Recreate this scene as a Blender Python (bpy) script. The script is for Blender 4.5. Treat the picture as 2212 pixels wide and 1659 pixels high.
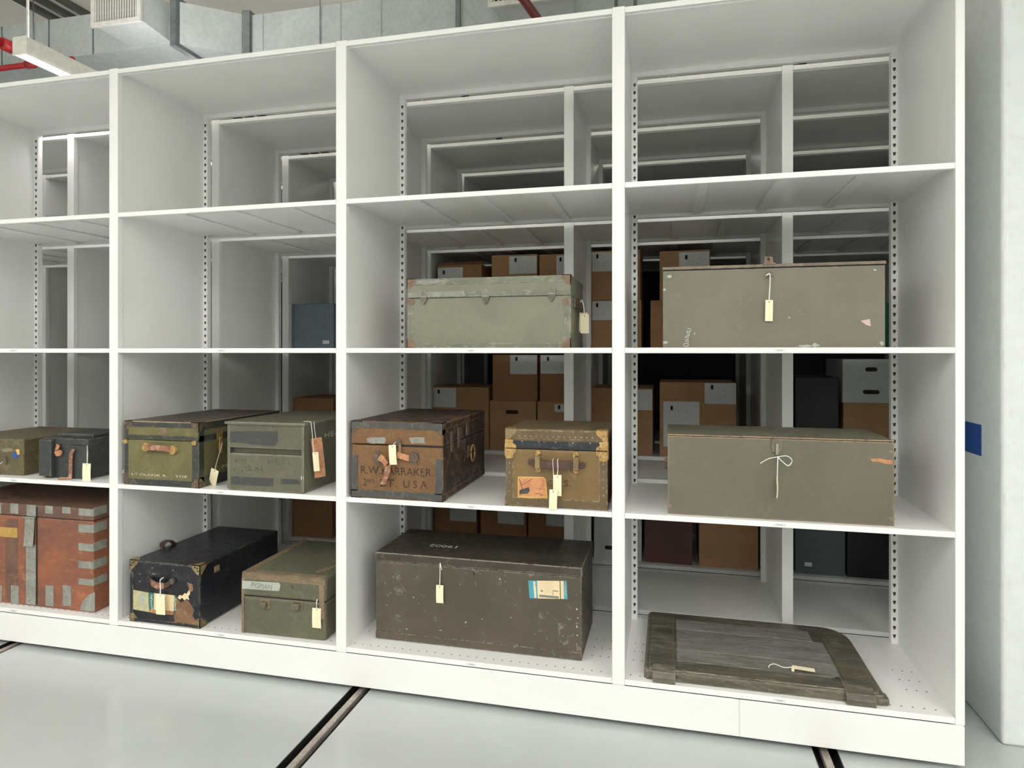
import bpy, bmesh, math, random
from mathutils import Vector, Matrix, Euler

for o in list(bpy.data.objects):
    bpy.data.objects.remove(o)
C = bpy.context.scene.collection
SC = bpy.context.scene
PI = math.pi

# ------------------------------------------------------------------ camera
F_PX, YAW, CY, EYE = 1408.0, math.radians(13.5376), 759.6, 1.497
cam_d = bpy.data.cameras.new('camera')
cam_d.sensor_width = 36.0
cam_d.lens = F_PX / 2212 * 36.0
cam_d.shift_y = -(829.5 - CY) / 2212
cam_d.clip_start = 0.05
cam = bpy.data.objects.new('camera', cam_d)
C.objects.link(cam)
cam.location = (0, 0, EYE)
cam.rotation_euler = (PI / 2, 0, YAW)
SC.camera = cam

# ------------------------------------------------------------------ world, exposure, lamp power
w = bpy.data.worlds.new('world')
SC.world = w
w.use_nodes = True
w.node_tree.nodes['Background'].inputs[0].default_value = (0.9, 0.95, 1.0, 1)
w.node_tree.nodes['Background'].inputs[1].default_value = 0.02
SC.view_settings.view_transform = 'Standard'
SC.view_settings.look = 'None'
SC.view_settings.gamma = 1.0
SC.view_settings.use_curve_mapping = False
SC.view_settings.exposure = 0.06
LAMP_POWER = 84.0
UPLIGHT_POWER = 46.0
SC.cycles.max_bounces = 6
SC.cycles.diffuse_bounces = 5
SC.cycles.glossy_bounces = 3
SC.cycles.use_light_tree = False

# ------------------------------------------------------------------ geometry helpers
ca, sa = math.cos(YAW), math.sin(YAW)


def ray(u, v):
    x = (u - 1106) / F_PX
    return Vector((x * ca - sa, x * sa + ca, -(v - CY) / F_PX))


def on_y(u, v, Y):
    r = ray(u, v)
    return r * (Y / r.y) + Vector((0, 0, EYE))


def on_z(u, v, Z):
    r = ray(u, v)
    return r * ((Z - EYE) / r.z) + Vector((0, 0, EYE))


def on_x(u, v, X):
    r = ray(u, v)
    return r * (X / r.x) + Vector((0, 0, EYE))


def mesh_obj(name, bm, mat, parent=None, smooth=False):
    me = bpy.data.meshes.new(name)
    bm.normal_update()
    bm.to_mesh(me)
    bm.free()
    return data_obj(name, me, mat, parent, smooth)


def data_obj(name, me, mat, parent=None, smooth=False):
    o = bpy.data.objects.new(name, me)
    C.objects.link(o)
    if mat is not None and not me.materials:
        me.materials.append(mat)
    if smooth:
        for p in me.polygons:
            p.use_smooth = True
    if parent is not None:
        o.parent = parent
    return o


def tag(o, label, cat, group=None, kind=None):
    if label:
        o['label'] = label
    if cat:
        o['category'] = cat
    if group:
        o['group'] = group
    if kind:
        o['kind'] = kind
    return o


def thing(name, label, cat, loc=(0, 0, 0), rz=0.0, group=None):
    o = bpy.data.objects.new(name, None)
    C.objects.link(o)
    o.empty_display_size = 0.05
    o.location = loc
    o.rotation_euler = (0, 0, rz)
    return tag(o, label, cat, group)


def struct(o):
    o['kind'] = 'structure'
    return o


def stuff(o):
    o['kind'] = 'stuff'
    return o


def box(bm, x0, x1, y0, y1, z0, z1, bev=0.0, seg=2):
    vs = [bm.verts.new(p) for p in ((x0, y0, z0), (x1, y0, z0), (x1, y1, z0), (x0, y1, z0),
                                    (x0, y0, z1), (x1, y0, z1), (x1, y1, z1), (x0, y1, z1))]
    fs = [bm.faces.new([vs[i] for i in q]) for q in
          ((3, 2, 1, 0), (4, 5, 6, 7), (0, 1, 5, 4), (1, 2, 6, 5), (2, 3, 7, 6), (3, 0, 4, 7))]
    if bev > 0:
        es = list({e for f in fs for e in f.edges})
        bmesh.ops.bevel(bm, geom=es, offset=bev, segments=seg, profile=0.5, affect='EDGES')
    return vs


def B(name, x0, x1, y0, y1, z0, z1, mat, parent=None, bev=0.0, seg=2):
    bm = bmesh.new()
    box(bm, min(x0, x1), max(x0, x1), min(y0, y1), max(y0, y1), min(z0, z1), max(z0, z1), bev, seg)
    return mesh_obj(name, bm, mat, parent)


def prism(bm, pts, d0, d1, axis='y'):
    """polygon pts (a,b) extruded from d0 to d1 along axis: y -> (a,d,b), x -> (d,a,b), z -> (a,b,d)"""
    def P(a, b, d):
        return {'y': (a, d, b), 'x': (d, a, b), 'z': (a, b, d)}[axis]
    lo = [bm.verts.new(P(a, b, d0)) for a, b in pts]
    hi = [bm.verts.new(P(a, b, d1)) for a, b in pts]
    n = len(pts)
    fs = [bm.faces.new(lo), bm.faces.new(hi[::-1])]
    for i in range(n):
        fs.append(bm.faces.new((lo[(i + 1) % n], lo[i], hi[i], hi[(i + 1) % n])))
    bmesh.ops.recalc_face_normals(bm, faces=fs)


def PR(name, pts, d0, d1, mat, parent=None, axis='y'):
    bm = bmesh.new()
    prism(bm, pts, d0, d1, axis)
    return mesh_obj(name, bm, mat, parent)


def tube(bm, pts, r, n=8, flat=1.0, up=Vector((0, 0, 1))):
    pts = [Vector(p) for p in pts]
    rings = []
    for i, p in enumerate(pts):
        t = (pts[min(i + 1, len(pts) - 1)] - pts[max(i - 1, 0)])
        t.normalize()
        a = t.cross(up)
        if a.length < 1e-4:
            a = t.cross(Vector((0, 1, 0)))
        a.normalize()
        b = a.cross(t)
        rr = r[i] if isinstance(r, (list, tuple)) else r
        rings.append([bm.verts.new(p + a * (rr * math.cos(2 * PI * k / n)) + b * (rr * flat * math.sin(2 * PI * k / n)))
                      for k in range(n)])
    for i in range(len(rings) - 1):
        for k in range(n):
            bm.faces.new((rings[i][k], rings[i][(k + 1) % n], rings[i + 1][(k + 1) % n], rings[i + 1][k]))
    bm.faces.new(rings[0][::-1])
    bm.faces.new(rings[-1])


def TU(name, pts, r, mat, parent=None, n=8, flat=1.0, up=Vector((0, 0, 1))):
    bm = bmesh.new()
    tube(bm, pts, r, n, flat, up)
    bmesh.ops.recalc_face_normals(bm, faces=bm.faces)
    return mesh_obj(name, bm, mat, parent, True)


def spline(pts, n=6):
    """Catmull-Rom through pts"""
    pts = [Vector(p) for p in pts]
    out = []
    for i in range(len(pts) - 1):
        p0, p1, p2, p3 = pts[max(i - 1, 0)], pts[i], pts[i + 1], pts[min(i + 2, len(pts) - 1)]
        for k in range(n):
            t = k / n
            out.append(0.5 * ((2 * p1) + (p2 - p0) * t + (2 * p0 - 5 * p1 + 4 * p2 - p3) * t * t
                              + (3 * p1 - p0 - 3 * p2 + p3) * t ** 3))
    out.append(pts[-1])
    return out


def ribbon(bm, pts, wid, thick, wdir=Vector((0, 0, 1))):
    """rectangular section swept along pts; wid along wdir"""
    pts = [Vector(p) for p in pts]
    rings = []
    for i, p in enumerate(pts):
        t = (pts[min(i + 1, len(pts) - 1)] - pts[max(i - 1, 0)]).normalized()
        n = t.cross(wdir).normalized()
        ww = wid[i] if isinstance(wid, (list, tuple)) else wid
        rings.append([bm.verts.new(p + wdir * (a * ww / 2) + n * (b * thick / 2)) for a, b in
                      ((-1, -1), (1, -1), (1, 1), (-1, 1))])
    for i in range(len(rings) - 1):
        for k in range(4):
            bm.faces.new((rings[i][k], rings[i][(k + 1) % 4], rings[i + 1][(k + 1) % 4], rings[i + 1][k]))
    bm.faces.new(rings[0][::-1])
    bm.faces.new(rings[-1])
    bmesh.ops.recalc_face_normals(bm, faces=bm.faces)


def RB(name, pts, wid, thick, mat, parent=None, wdir=Vector((0, 0, 1))):
    bm = bmesh.new()
    ribbon(bm, pts, wid, thick, wdir)
    return mesh_obj(name, bm, mat, parent)


def dome(bm, c, r, axis='y', sgn=-1, n=8):
    """small rivet head: low dome on a face, pointing along sgn*axis"""
    def P(a, b, d):
        d *= sgn
        return {'y': (c[0] + a, c[1] + d, c[2] + b), 'x': (c[0] + d, c[1] + a, c[2] + b),
                'z': (c[0] + a, c[1] + b, c[2] + d)}[axis]
    r0 = [bm.verts.new(P(r * math.cos(2 * PI * k / n), r * math.sin(2 * PI * k / n), 0)) for k in range(n)]
    r1 = [bm.verts.new(P(.6 * r * math.cos(2 * PI * k / n), .6 * r * math.sin(2 * PI * k / n), .45 * r)) for k in range(n)]
    t = bm.verts.new(P(0, 0, .6 * r))
    fs = []
    for k in range(n):
        fs.append(bm.faces.new((r0[k], r0[(k + 1) % n], r1[(k + 1) % n], r1[k])))
        fs.append(bm.faces.new((r1[k], r1[(k + 1) % n], t)))
    bmesh.ops.recalc_face_normals(bm, faces=fs)


def rivets(pts, r, mat, parent, axis='y', sgn=-1, name='rivets'):
    bm = bmesh.new()
    for p in pts:
        dome(bm, p, r, axis, sgn)
    return stuff(mesh_obj(name, bm, mat, parent, True))


def arc(cx, cz, r, a0, a1, n=8):
    return [(cx + r * math.cos(a0 + (a1 - a0) * k / n), cz + r * math.sin(a0 + (a1 - a0) * k / n)) for k in range(n + 1)]


def corner_cap(name, x, y, z, sx, sy, sz, s, mat, parent, th=0.0022, s_side=None):
    """quarter-round metal corner on the three faces meeting at (x,y,z); s* = inward direction of each axis"""
    bm = bmesh.new()
    ss = s_side or s

    def q(a, b, da, db, r, rb=None):
        rb = rb or r
        pts = [(a - da * th, b - db * th)]
        for k in range(8):
            t = PI / 2 * k / 7
            wob = 1 + 0.07 * math.sin(6 * t)
            pts.append((a + da * r * wob * math.cos(t) if k < 7 else a - da * th,
                        b + db * rb * wob * math.sin(t) if k > 0 else b - db * th))
        return pts
    prism(bm, q(x, z, sx, sz, s), y - sy * th, y + sy * 0.001, 'y')
    prism(bm, q(y, z, sy, sz, ss, s), x - sx * th, x + sx * 0.001, 'x')
    prism(bm, q(x, y, sx, sy, s, ss), z - sz * th, z + sz * 0.001, 'z')
    return mesh_obj(name, bm, mat, parent)


def text(name, s, box4, mat, parent, plane='y', off=0.0, rot=0.0, th=0.0006, shear=0.0, jit=0.0):
    """flat lettering fitted into (a0,a1,b0,b1); plane 'y' faces -Y at y=off, 'x' faces +X, 'z' faces up"""
    cu = bpy.data.curves.new(name, 'FONT')
    cu.body = s
    cu.size = 1.0
    cu.extrude = 0.0
    cu.shear = shear
    cu.resolution_u = 2
    tmp = bpy.data.objects.new(name, cu)
    me = bpy.data.meshes.new_from_object(tmp)
    bpy.data.objects.remove(tmp)
    bpy.data.curves.remove(cu)
    me.name = name
    me.materials.clear()
    R = Matrix.Rotation(rot, 4, 'Z')
    me.transform(R)
    xs = [v.co.x for v in me.vertices]
    ys = [v.co.y for v in me.vertices]
    a0, a1, b0, b1 = box4
    kx = (a1 - a0) / max(max(xs) - min(xs), 1e-6)
    ky = (b1 - b0) / max(max(ys) - min(ys), 1e-6)
    mx, my = min(xs), min(ys)
    rj = random.Random(len(s) + int(1e4 * abs(a0)))
    for v in me.vertices:
        a = a0 + (v.co.x - mx) * kx
        b = b0 + (v.co.y - my) * ky
        if jit:
            a += rj.uniform(-jit, jit)
            b += rj.uniform(-jit, jit)
        v.co = {'y': (a, off - th, b), 'x': (off + th, a, b), 'z': (a, b, off + th)}[plane]
    return data_obj(name, me, mat, parent)


def blob(cx, cz, rx, rz, n=18, seed=1, rough=.35):
    rnd = random.Random(seed)
    return [(cx + rx * (1 + rough * (rnd.random() - .5) * 2) * math.cos(2 * PI * k / n),
             cz + rz * (1 + rough * (rnd.random() - .5) * 2) * math.sin(2 * PI * k / n)) for k in range(n)]


# ------------------------------------------------------------------ materials
def lin(c):
    return tuple((x / 255 / 12.92) if x / 255 <= .04045 else ((x / 255 + .055) / 1.055) ** 2.4 for x in c) + (1,)


def new_mat(name):
    m = bpy.data.materials.new(name)
    m.use_nodes = True
    nt = m.node_tree
    return m, nt, nt.nodes['Principled BSDF']


def nd(nt, typ, **kw):
    n = nt.nodes.new(typ)
    for k, v in kw.items():
        if k in ('scale', 'detail', 'roughness', 'distortion') and k.capitalize() in n.inputs:
            n.inputs[k.capitalize()].default_value = v
        else:
            setattr(n, k, v)
    return n


def ramp(nt, src, p0, p1, c0=(0, 0, 0, 1), c1=(1, 1, 1, 1)):
    r = nt.nodes.new('ShaderNodeValToRGB')
    r.color_ramp.elements[0].position = p0
    r.color_ramp.elements[1].position = p1
    r.color_ramp.elements[0].color = c0
    r.color_ramp.elements[1].color = c1
    nt.links.new(src, r.inputs[0])
    return r.outputs[0]


def mixc(nt, fac, a, b):
    m = nt.nodes.new('ShaderNodeMix')
    m.data_type = 'RGBA'
    for s, i in ((fac, 0), (a, 6), (b, 7)):
        if hasattr(s, 'is_linked') or hasattr(s, 'links'):
            nt.links.new(s, m.inputs[i])
        else:
            m.inputs[i].default_value = s
    return m.outputs[2]


def mathn(nt, op, a, b=None):
    m = nt.nodes.new('ShaderNodeMath')
    m.operation = op
    for i, s in enumerate((a, b)):
        if s is None:
            continue
        if isinstance(s, (int, float)):
            m.inputs[i].default_value = s
        else:
            nt.links.new(s, m.inputs[i])
    return m.outputs[0]


def coords(nt, sx=1, sy=1, sz=1, off=(0, 0, 0)):
    tc = nt.nodes.new('ShaderNodeTexCoord')
    mp = nt.nodes.new('ShaderNodeMapping')
    mp.inputs['Scale'].default_value = (sx, sy, sz)
    mp.inputs['Location'].default_value = off
    nt.links.new(tc.outputs['Object'], mp.inputs[0])
    return mp.outputs[0]


def noise(nt, vec, sc, det=6, rough=.6, dist=0.0):
    n = nd(nt, 'ShaderNodeTexNoise', scale=sc, detail=det, roughness=rough, distortion=dist)
    nt.links.new(vec, n.inputs['Vector'])
    return n.outputs[0]


def edge_mask(nt, radius):
    bv = nt.nodes.new('ShaderNodeBevel')
    bv.samples = 2
    bv.inputs['Radius'].default_value = radius
    ge = nt.nodes.new('ShaderNodeNewGeometry')
    vm = nt.nodes.new('ShaderNodeVectorMath')
    vm.operation = 'DOT_PRODUCT'
    nt.links.new(bv.outputs[0], vm.inputs[0])
    nt.links.new(ge.outputs['True Normal'], vm.inputs[1])
    return ramp(nt, vm.outputs['Value'], .80, .985, (1, 1, 1, 1), (0, 0, 0, 1))


def plain(name, col, rough=.5, metal=0.0, var=.06, sc=20.0, bump=0.0, spec=.5):
    m, nt, b = new_mat(name)
    c = lin(col)
    v = coords(nt)
    n = noise(nt, v, sc)
    d = tuple(max(0, x * (1 - 2 * var)) for x in c[:3]) + (1,)
    l = tuple(min(1, x * (1 + 2 * var)) for x in c[:3]) + (1,)
    nt.links.new(ramp(nt, n, .3, .7, d, l), b.inputs['Base Color'])
    b.inputs['Roughness'].default_value = rough
    b.inputs['Metallic'].default_value = metal
    b.inputs['Specular IOR Level'].default_value = spec
    if bump:
        bp = nt.nodes.new('ShaderNodeBump')
        bp.inputs['Strength'].default_value = bump
        bp.inputs['Distance'].default_value = .002
        nt.links.new(n, bp.inputs['Height'])
        nt.links.new(bp.outputs[0], b.inputs['Normal'])
    return m


def flat(name, col, rough=.5, sc=3.0, var=.015, metal=0.0):
    m, nt, b = new_mat(name)
    c = lin(col)
    n = noise(nt, coords(nt), sc, 1, .5)
    nt.links.new(ramp(nt, n, .3, .7, tuple(x * (1 - var) for x in c[:3]) + (1,), tuple(min(1, x * (1 + var)) for x in c[:3]) + (1,)), b.inputs['Base Color'])
    b.inputs['Roughness'].default_value = rough
    b.inputs['Metallic'].default_value = metal
    return m


def worn(name, col, dark, chip, chip_amt=.30, edge=None, edge_amt=.6, scr=None, scr_amt=.25, rough=.55, sc=5.0,
         chip_sc=22.0, stretch=(1, 1, 1), bump=.25, seed=0.0, chip_mix=.6):
    """aged painted surface: blotchy base, chips, fine scratches and rubbed edges"""
    m, nt, b = new_mat(name)
    if seed:
        col, dark, chip = [tuple(x * .86 for x in c) for c in (col, dark, chip)]
    v = coords(nt, *stretch, off=(seed, seed * .7, seed * 1.3))
    big = noise(nt, v, sc, 5, .65, .4)
    fine = noise(nt, v, sc * 9, 3, .7)
    base = mixc(nt, ramp(nt, big, .36, .66), lin(dark), lin(col))
    base = mixc(nt, mathn(nt, 'MULTIPLY', ramp(nt, fine, .45, .75), .35), base, lin(dark))
    ch = noise(nt, v, chip_sc, 4, .72, .8)
    ch2 = noise(nt, v, sc * .8, 3, .5)
    thr = .78 - .25 * chip_amt
    mask = ramp(nt, mathn(nt, 'ADD', mathn(nt, 'MULTIPLY', ch, .8), mathn(nt, 'MULTIPLY', ch2, .24)), thr - .14, thr - .10)
    base = mixc(nt, mathn(nt, 'MULTIPLY', mask, chip_mix), base, lin(chip))
    if scr is not None:
        v2 = coords(nt, 9, 9, 90, off=(seed, 0, seed))
        s1 = noise(nt, v2, 1.6, 4, .8, 1.5)
        v3 = coords(nt, 70, 70, 6, off=(0, seed, 3))
        s2 = noise(nt, v3, 1.6, 4, .8, 1.5)
        sm = mathn(nt, 'MAXIMUM', ramp(nt, s1, .70, .76), ramp(nt, s2, .71, .77))
        base = mixc(nt, mathn(nt, 'MULTIPLY', sm, scr_amt), base, lin(scr))
    if edge is not None:
        em = edge_mask(nt, .006)
        en = ramp(nt, noise(nt, v, chip_sc * 1.5, 5, .7), .60 - .3 * edge_amt, .72 - .3 * edge_amt)
        base = mixc(nt, mathn(nt, 'MULTIPLY', em, en), base, lin(edge))
    nt.links.new(base, b.inputs['Base Color'])
    nt.links.new(ramp(nt, fine, .2, .8, (rough - .12,) * 3 + (1,), (min(1, rough + .15),) * 3 + (1,)), b.inputs['Roughness'])
    bp = nt.nodes.new('ShaderNodeBump')
    bp.inputs['Strength'].default_value = bump
    bp.inputs['Distance'].default_value = .0025
    nt.links.new(fine, bp.inputs['Height'])
    nt.links.new(bp.outputs[0], b.inputs['Normal'])
    return m


def emit(name, col, strength):
    m, nt, b = new_mat(name)
    m.cycles.emission_sampling = 'FRONT'
    b.inputs['Base Color'].default_value = (.9, .9, .9, 1)
    b.inputs['Emission Color'].default_value = col
    b.inputs['Emission Strength'].default_value = strength
    return m


def floor_mat():
    m, nt, b = new_mat('floor epoxy')
    v = coords(nt)
    n = noise(nt, v, 1.3, 5, .6)
    nt.links.new(ramp(nt, n, .3, .7, lin((184, 191, 188)), lin((194, 200, 196))), b.inputs['Base Color'])
    n2 = noise(nt, v, 9, 4, .6)
    nt.links.new(ramp(nt, n2, .3, .7, (.16,) * 3 + (1,), (.24,) * 3 + (1,)), b.inputs['Roughness'])
    b.inputs['Specular IOR Level'].default_value = .5
    return m


def ramp_metal(name, c0, c1, rough=.35, sc=6, metal=.85):
    m, nt, b = new_mat(name)
    v = coords(nt, 1, 1, 1)
    vo = nt.nodes.new('ShaderNodeTexVoronoi')
    vo.inputs['Scale'].default_value = sc * 9
    nt.links.new(v, vo.inputs['Vector'])
    n = noise(nt, v, sc, 6, .7)
    nt.links.new(ramp(nt, mathn(nt, 'ADD', mathn(nt, 'MULTIPLY', n, .8), mathn(nt, 'MULTIPLY', vo.outputs['Distance'], .25)),
                      .3, .75, lin(c0), lin(c1)), b.inputs['Base Color'])
    b.inputs['Metallic'].default_value = metal
    b.inputs['Roughness'].default_value = rough
    return m


M = {}
M['white'] = flat('white shelf enamel', (243, 244, 240), .32)
M['slot'] = plain('slot dark', (34, 32, 30), .8)
M['post_slot'] = plain('post slot shadow', (66, 64, 60), .8)
M['perf'] = plain('perforation dark', (60, 58, 56), .8)
M['hole_light'] = plain('perforation light dots', (235, 235, 230), .3)
M['chassis'] = plain('dark chassis and blackout', (52, 58, 58), .7)
M['floor'] = floor_mat()
M['rail_dark'] = plain('rail groove', (24, 23, 24), .5)
M['rail_steel'] = ramp_metal('rail steel', (150, 142, 134), (205, 198, 188), .4, 9, .3)
M['wall'] = flat('painted wall', (222, 226, 222), .6)
M['column'] = plain('painted column', (226, 230, 228), .55, var=.02, sc=18, bump=.10)
M['ceiling'] = flat('painted deck ceiling', (240, 236, 224), .7)
M['joist'] = plain('grey joist', (96, 95, 88), .6)
M['duct'] = ramp_metal('galvanised duct', (170, 178, 176), (194, 200, 198), .6, 3, .12)
M['flange'] = ramp_metal('duct flange', (96, 104, 106), (140, 146, 146), .4, 12, .6)
M['grille'] = plain('grille frame', (206, 206, 198), .5)
M['grille_dark'] = plain('grille void', (40, 42, 38), .8)
M['red'] = plain('red sprinkler paint', (168, 34, 40), .4)
M['darkred'] = plain('dark red paint', (130, 36, 28), .4)
M['lamp_body'] = plain('lamp housing', (222, 222, 212), .45)
M['lens'] = emit('lamp lens', (1.0, .962, .995, 1), LAMP_POWER)
M['uplens'] = emit('lamp uplight lens', (1.0, .962, .995, 1), UPLIGHT_POWER)
M['paper'] = plain('cream tag card', (247, 238, 200), .8, var=.02)
M['string'] = plain('white cotton string', (242, 240, 232), .8)
M['label'] = plain('white label', (226, 228, 226), .7, var=.03)
M['label_old'] = plain('aged cloth label', (176, 182, 168), .8, var=.06)
M['ink'] = plain('black ink', (28, 27, 30), .8)
M['old_ink'] = plain('faded lettering ink', (62, 50, 40), .8, var=.25, sc=120)
M['faint_ink'] = plain('faint ink', (130, 132, 122), .8)
m_, nt_, b_ = new_mat('broken stencil paint')
nt_.links.new(ramp(nt_, noise(nt_, coords(nt_), 160, 3, .7), .40, .52, lin((112, 106, 76)), lin((222, 216, 196))), b_.inputs['Base Color'])
b_.inputs['Roughness'].default_value = .8
M['stencil'] = m_
M['chalk'] = plain('chalk', (222, 222, 218), .9, var=.1, sc=120)
M['brass'] = worn('worn brass', (204, 170, 104), (168, 132, 76), (96, 74, 50), .45, rough=.38, sc=30, chip_sc=60)
M['brass_dull'] = worn('dull brass', (160, 140, 96), (116, 98, 66), (84, 70, 52), .3, rough=.45, sc=30, chip_sc=60)
M['iron'] = worn('grey iron', (112, 104, 96), (82, 74, 68), (132, 108, 88), .3, rough=.5, sc=30, chip_sc=60)
M['rust'] = worn('rusted iron', (150, 126, 104), (112, 94, 78), (116, 82, 62), .35, rough=.7, sc=30, chip_sc=50)
M['galv'] = worn('dull galvanised strip', (158, 160, 150), (132, 134, 124), (120, 98, 74), .22, rough=.5, sc=18, chip_sc=50)
M['leather'] = worn('red brown leather', (162, 112, 86), (118, 80, 62), (206, 164, 136), .4, rough=.5, sc=30, chip_sc=40)
M['leather_o'] = worn('orange leather', (206, 150, 108), (170, 116, 82), (128, 90, 68), .3, rough=.6, sc=30, chip_sc=40)
M['leather_d'] = worn('dark leather', (92, 66, 54), (62, 48, 44), (120, 92, 74), .25, rough=.5, sc=30, chip_sc=40)
M['cardboard'] = worn('cardboard', (192, 152, 112), (178, 138, 100), (200, 162, 122), .1, rough=.85, sc=4, chip_sc=14, bump=.05)
M['cardboard_d'] = worn('brown cardboard', (176, 134, 94), (160, 120, 84), (186, 146, 106), .1, rough=.85, sc=4, chip_sc=14, bump=.05)
M['maroon'] = plain('maroon box', (96, 62, 58), .6)
M['greybin'] = plain('grey bin', (92, 102, 102), .5)
M['bluegrey'] = plain('blue grey box', (112, 124, 134), .7)
M['blackbin'] = plain('black bin', (30, 32, 34), .5)
M['greenbox'] = plain('green box', (30, 110, 74), .6)
M['whitebox'] = plain('white box board', (206, 210, 208), .75, var=.03)
M['blue'] = plain('blue tape', (38, 84, 158), .5)
M['teal'] = plain('teal print', (78, 158, 176), .7)
M['teal_d'] = plain('dark teal print', (58, 122, 118), .7)
M['cream'] = plain('aged cream print', (232, 212, 170), .8, var=.05)
M['sage'] = plain('aged sage print', (188, 184, 142), .8, var=.10, sc=40)
M['orange'] = worn('orange sticker', (214, 156, 108), (202, 140, 94), (176, 116, 80), .4, rough=.8, sc=20, chip_sc=30, bump=.05)
M['gold'] = plain('gold sticker edge', (214, 178, 96), .6)
M['plate'] = worn('yellow brass plate', (196, 160, 84), (176, 140, 70), (150, 112, 56), .2, rough=.45, sc=12, chip_sc=40)

# ------------------------------------------------------------------ room
RAILS = (-3.268, -1.331, 0.569)
bm = bmesh.new()
edges = [-9.0] + [e for r in RAILS for e in (r - .045, r + .045)] + [5.0]
for i in range(0, len(edges), 2):
    box(bm, edges[i], edges[i + 1], -8.0, 9.5, -.12, 0)
struct(mesh_obj('floor', bm, M['floor']))
for i, r in enumerate(RAILS):
    t = struct(B('trim_%d' % (i + 1), r - .045, r + .045, -8.0, 9.5, -.12, -.03, M['rail_dark']))
    B('rail_bar', r - .014, r + .014, -8.0, 9.5, -.03, -.004, M['rail_steel'], t, .003)
    for s in (-1, 1):
        B('rail_edge', r + s * .0405, r + s * .045, -8.0, 9.5, -.03, -.001, M['rail_dark'], t)
CEIL = 4.62
struct(B('wall_back', -9, 5, 9.5, 9.6, 0, CEIL, M['wall']))
struct(B('wall_front', -9, 5, -8.1, -8.0, 0, CEIL, M['wall']))
struct(B('wall_left', -9.1, -9, -8.0, 9.5, 0, CEIL, M['wall']))
struct(B('wall_right', 5, 5.1, -8.0, 9.5, 0, CEIL, M['wall']))
bm = bmesh.new()
box(bm, -9, 5, -8.0, 9.5, CEIL, CEIL + .1)
ceil = struct(mesh_obj('ceiling', bm, M['ceiling']))
for x in (-7.4, -6.95, -6.5, -5.56, -5.38, -5.20, -2.4, 1.4):
    B('deck_rib', x - .03, x + .03, -8.0, 9.5, CEIL - .05, CEIL, M['joist'], ceil, .006)

# column beside the end of the shelving
col = struct(B('column', 1.231, 1.72, 2.846, 3.30, 0, CEIL, M['column'], None, .014, 3))
bm = bmesh.new()
rnd = random.Random(4)
for k in range(16):
    z = .5 + k * .155 + rnd.uniform(-.05, .05)
    p = blob(1.250 + rnd.uniform(-.012, .03), z, rnd.uniform(.003, .008), rnd.uniform(.006, .022), 9, k, .5)
    prism(bm, p, 2.8452, 2.8462)
stuff(mesh_obj('paint_flakes', bm, M['wall'], col))
tp = B('painters_tape', 1.2296, 1.2312, 3.012, 3.19, 1.073, 1.200, M['blue'], None, .0003)
tag(tp, 'square of blue tape stuck on the white column', 'tape')

# ------------------------------------------------------------------ shelving ranges
Z_TOP, Z_S = 2.875, (2.1745, 1.5124, .8508, .1843)
SLOT_ME = {}


def slots_mesh(x0, x1, y, z0, z1):
    bm = bmesh.new()
    z = z0
    xc = (x0 + x1) / 2
    while z < z1:
        # T shaped slot: wide head above a narrow stem
        prism(bm, [(xc - .0055, z + .006), (xc - .0025, z - .008), (xc + .0025, z - .008), (xc + .0055, z + .006)], y - .0008, y + .0005)
        z += .038
    return bm


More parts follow.
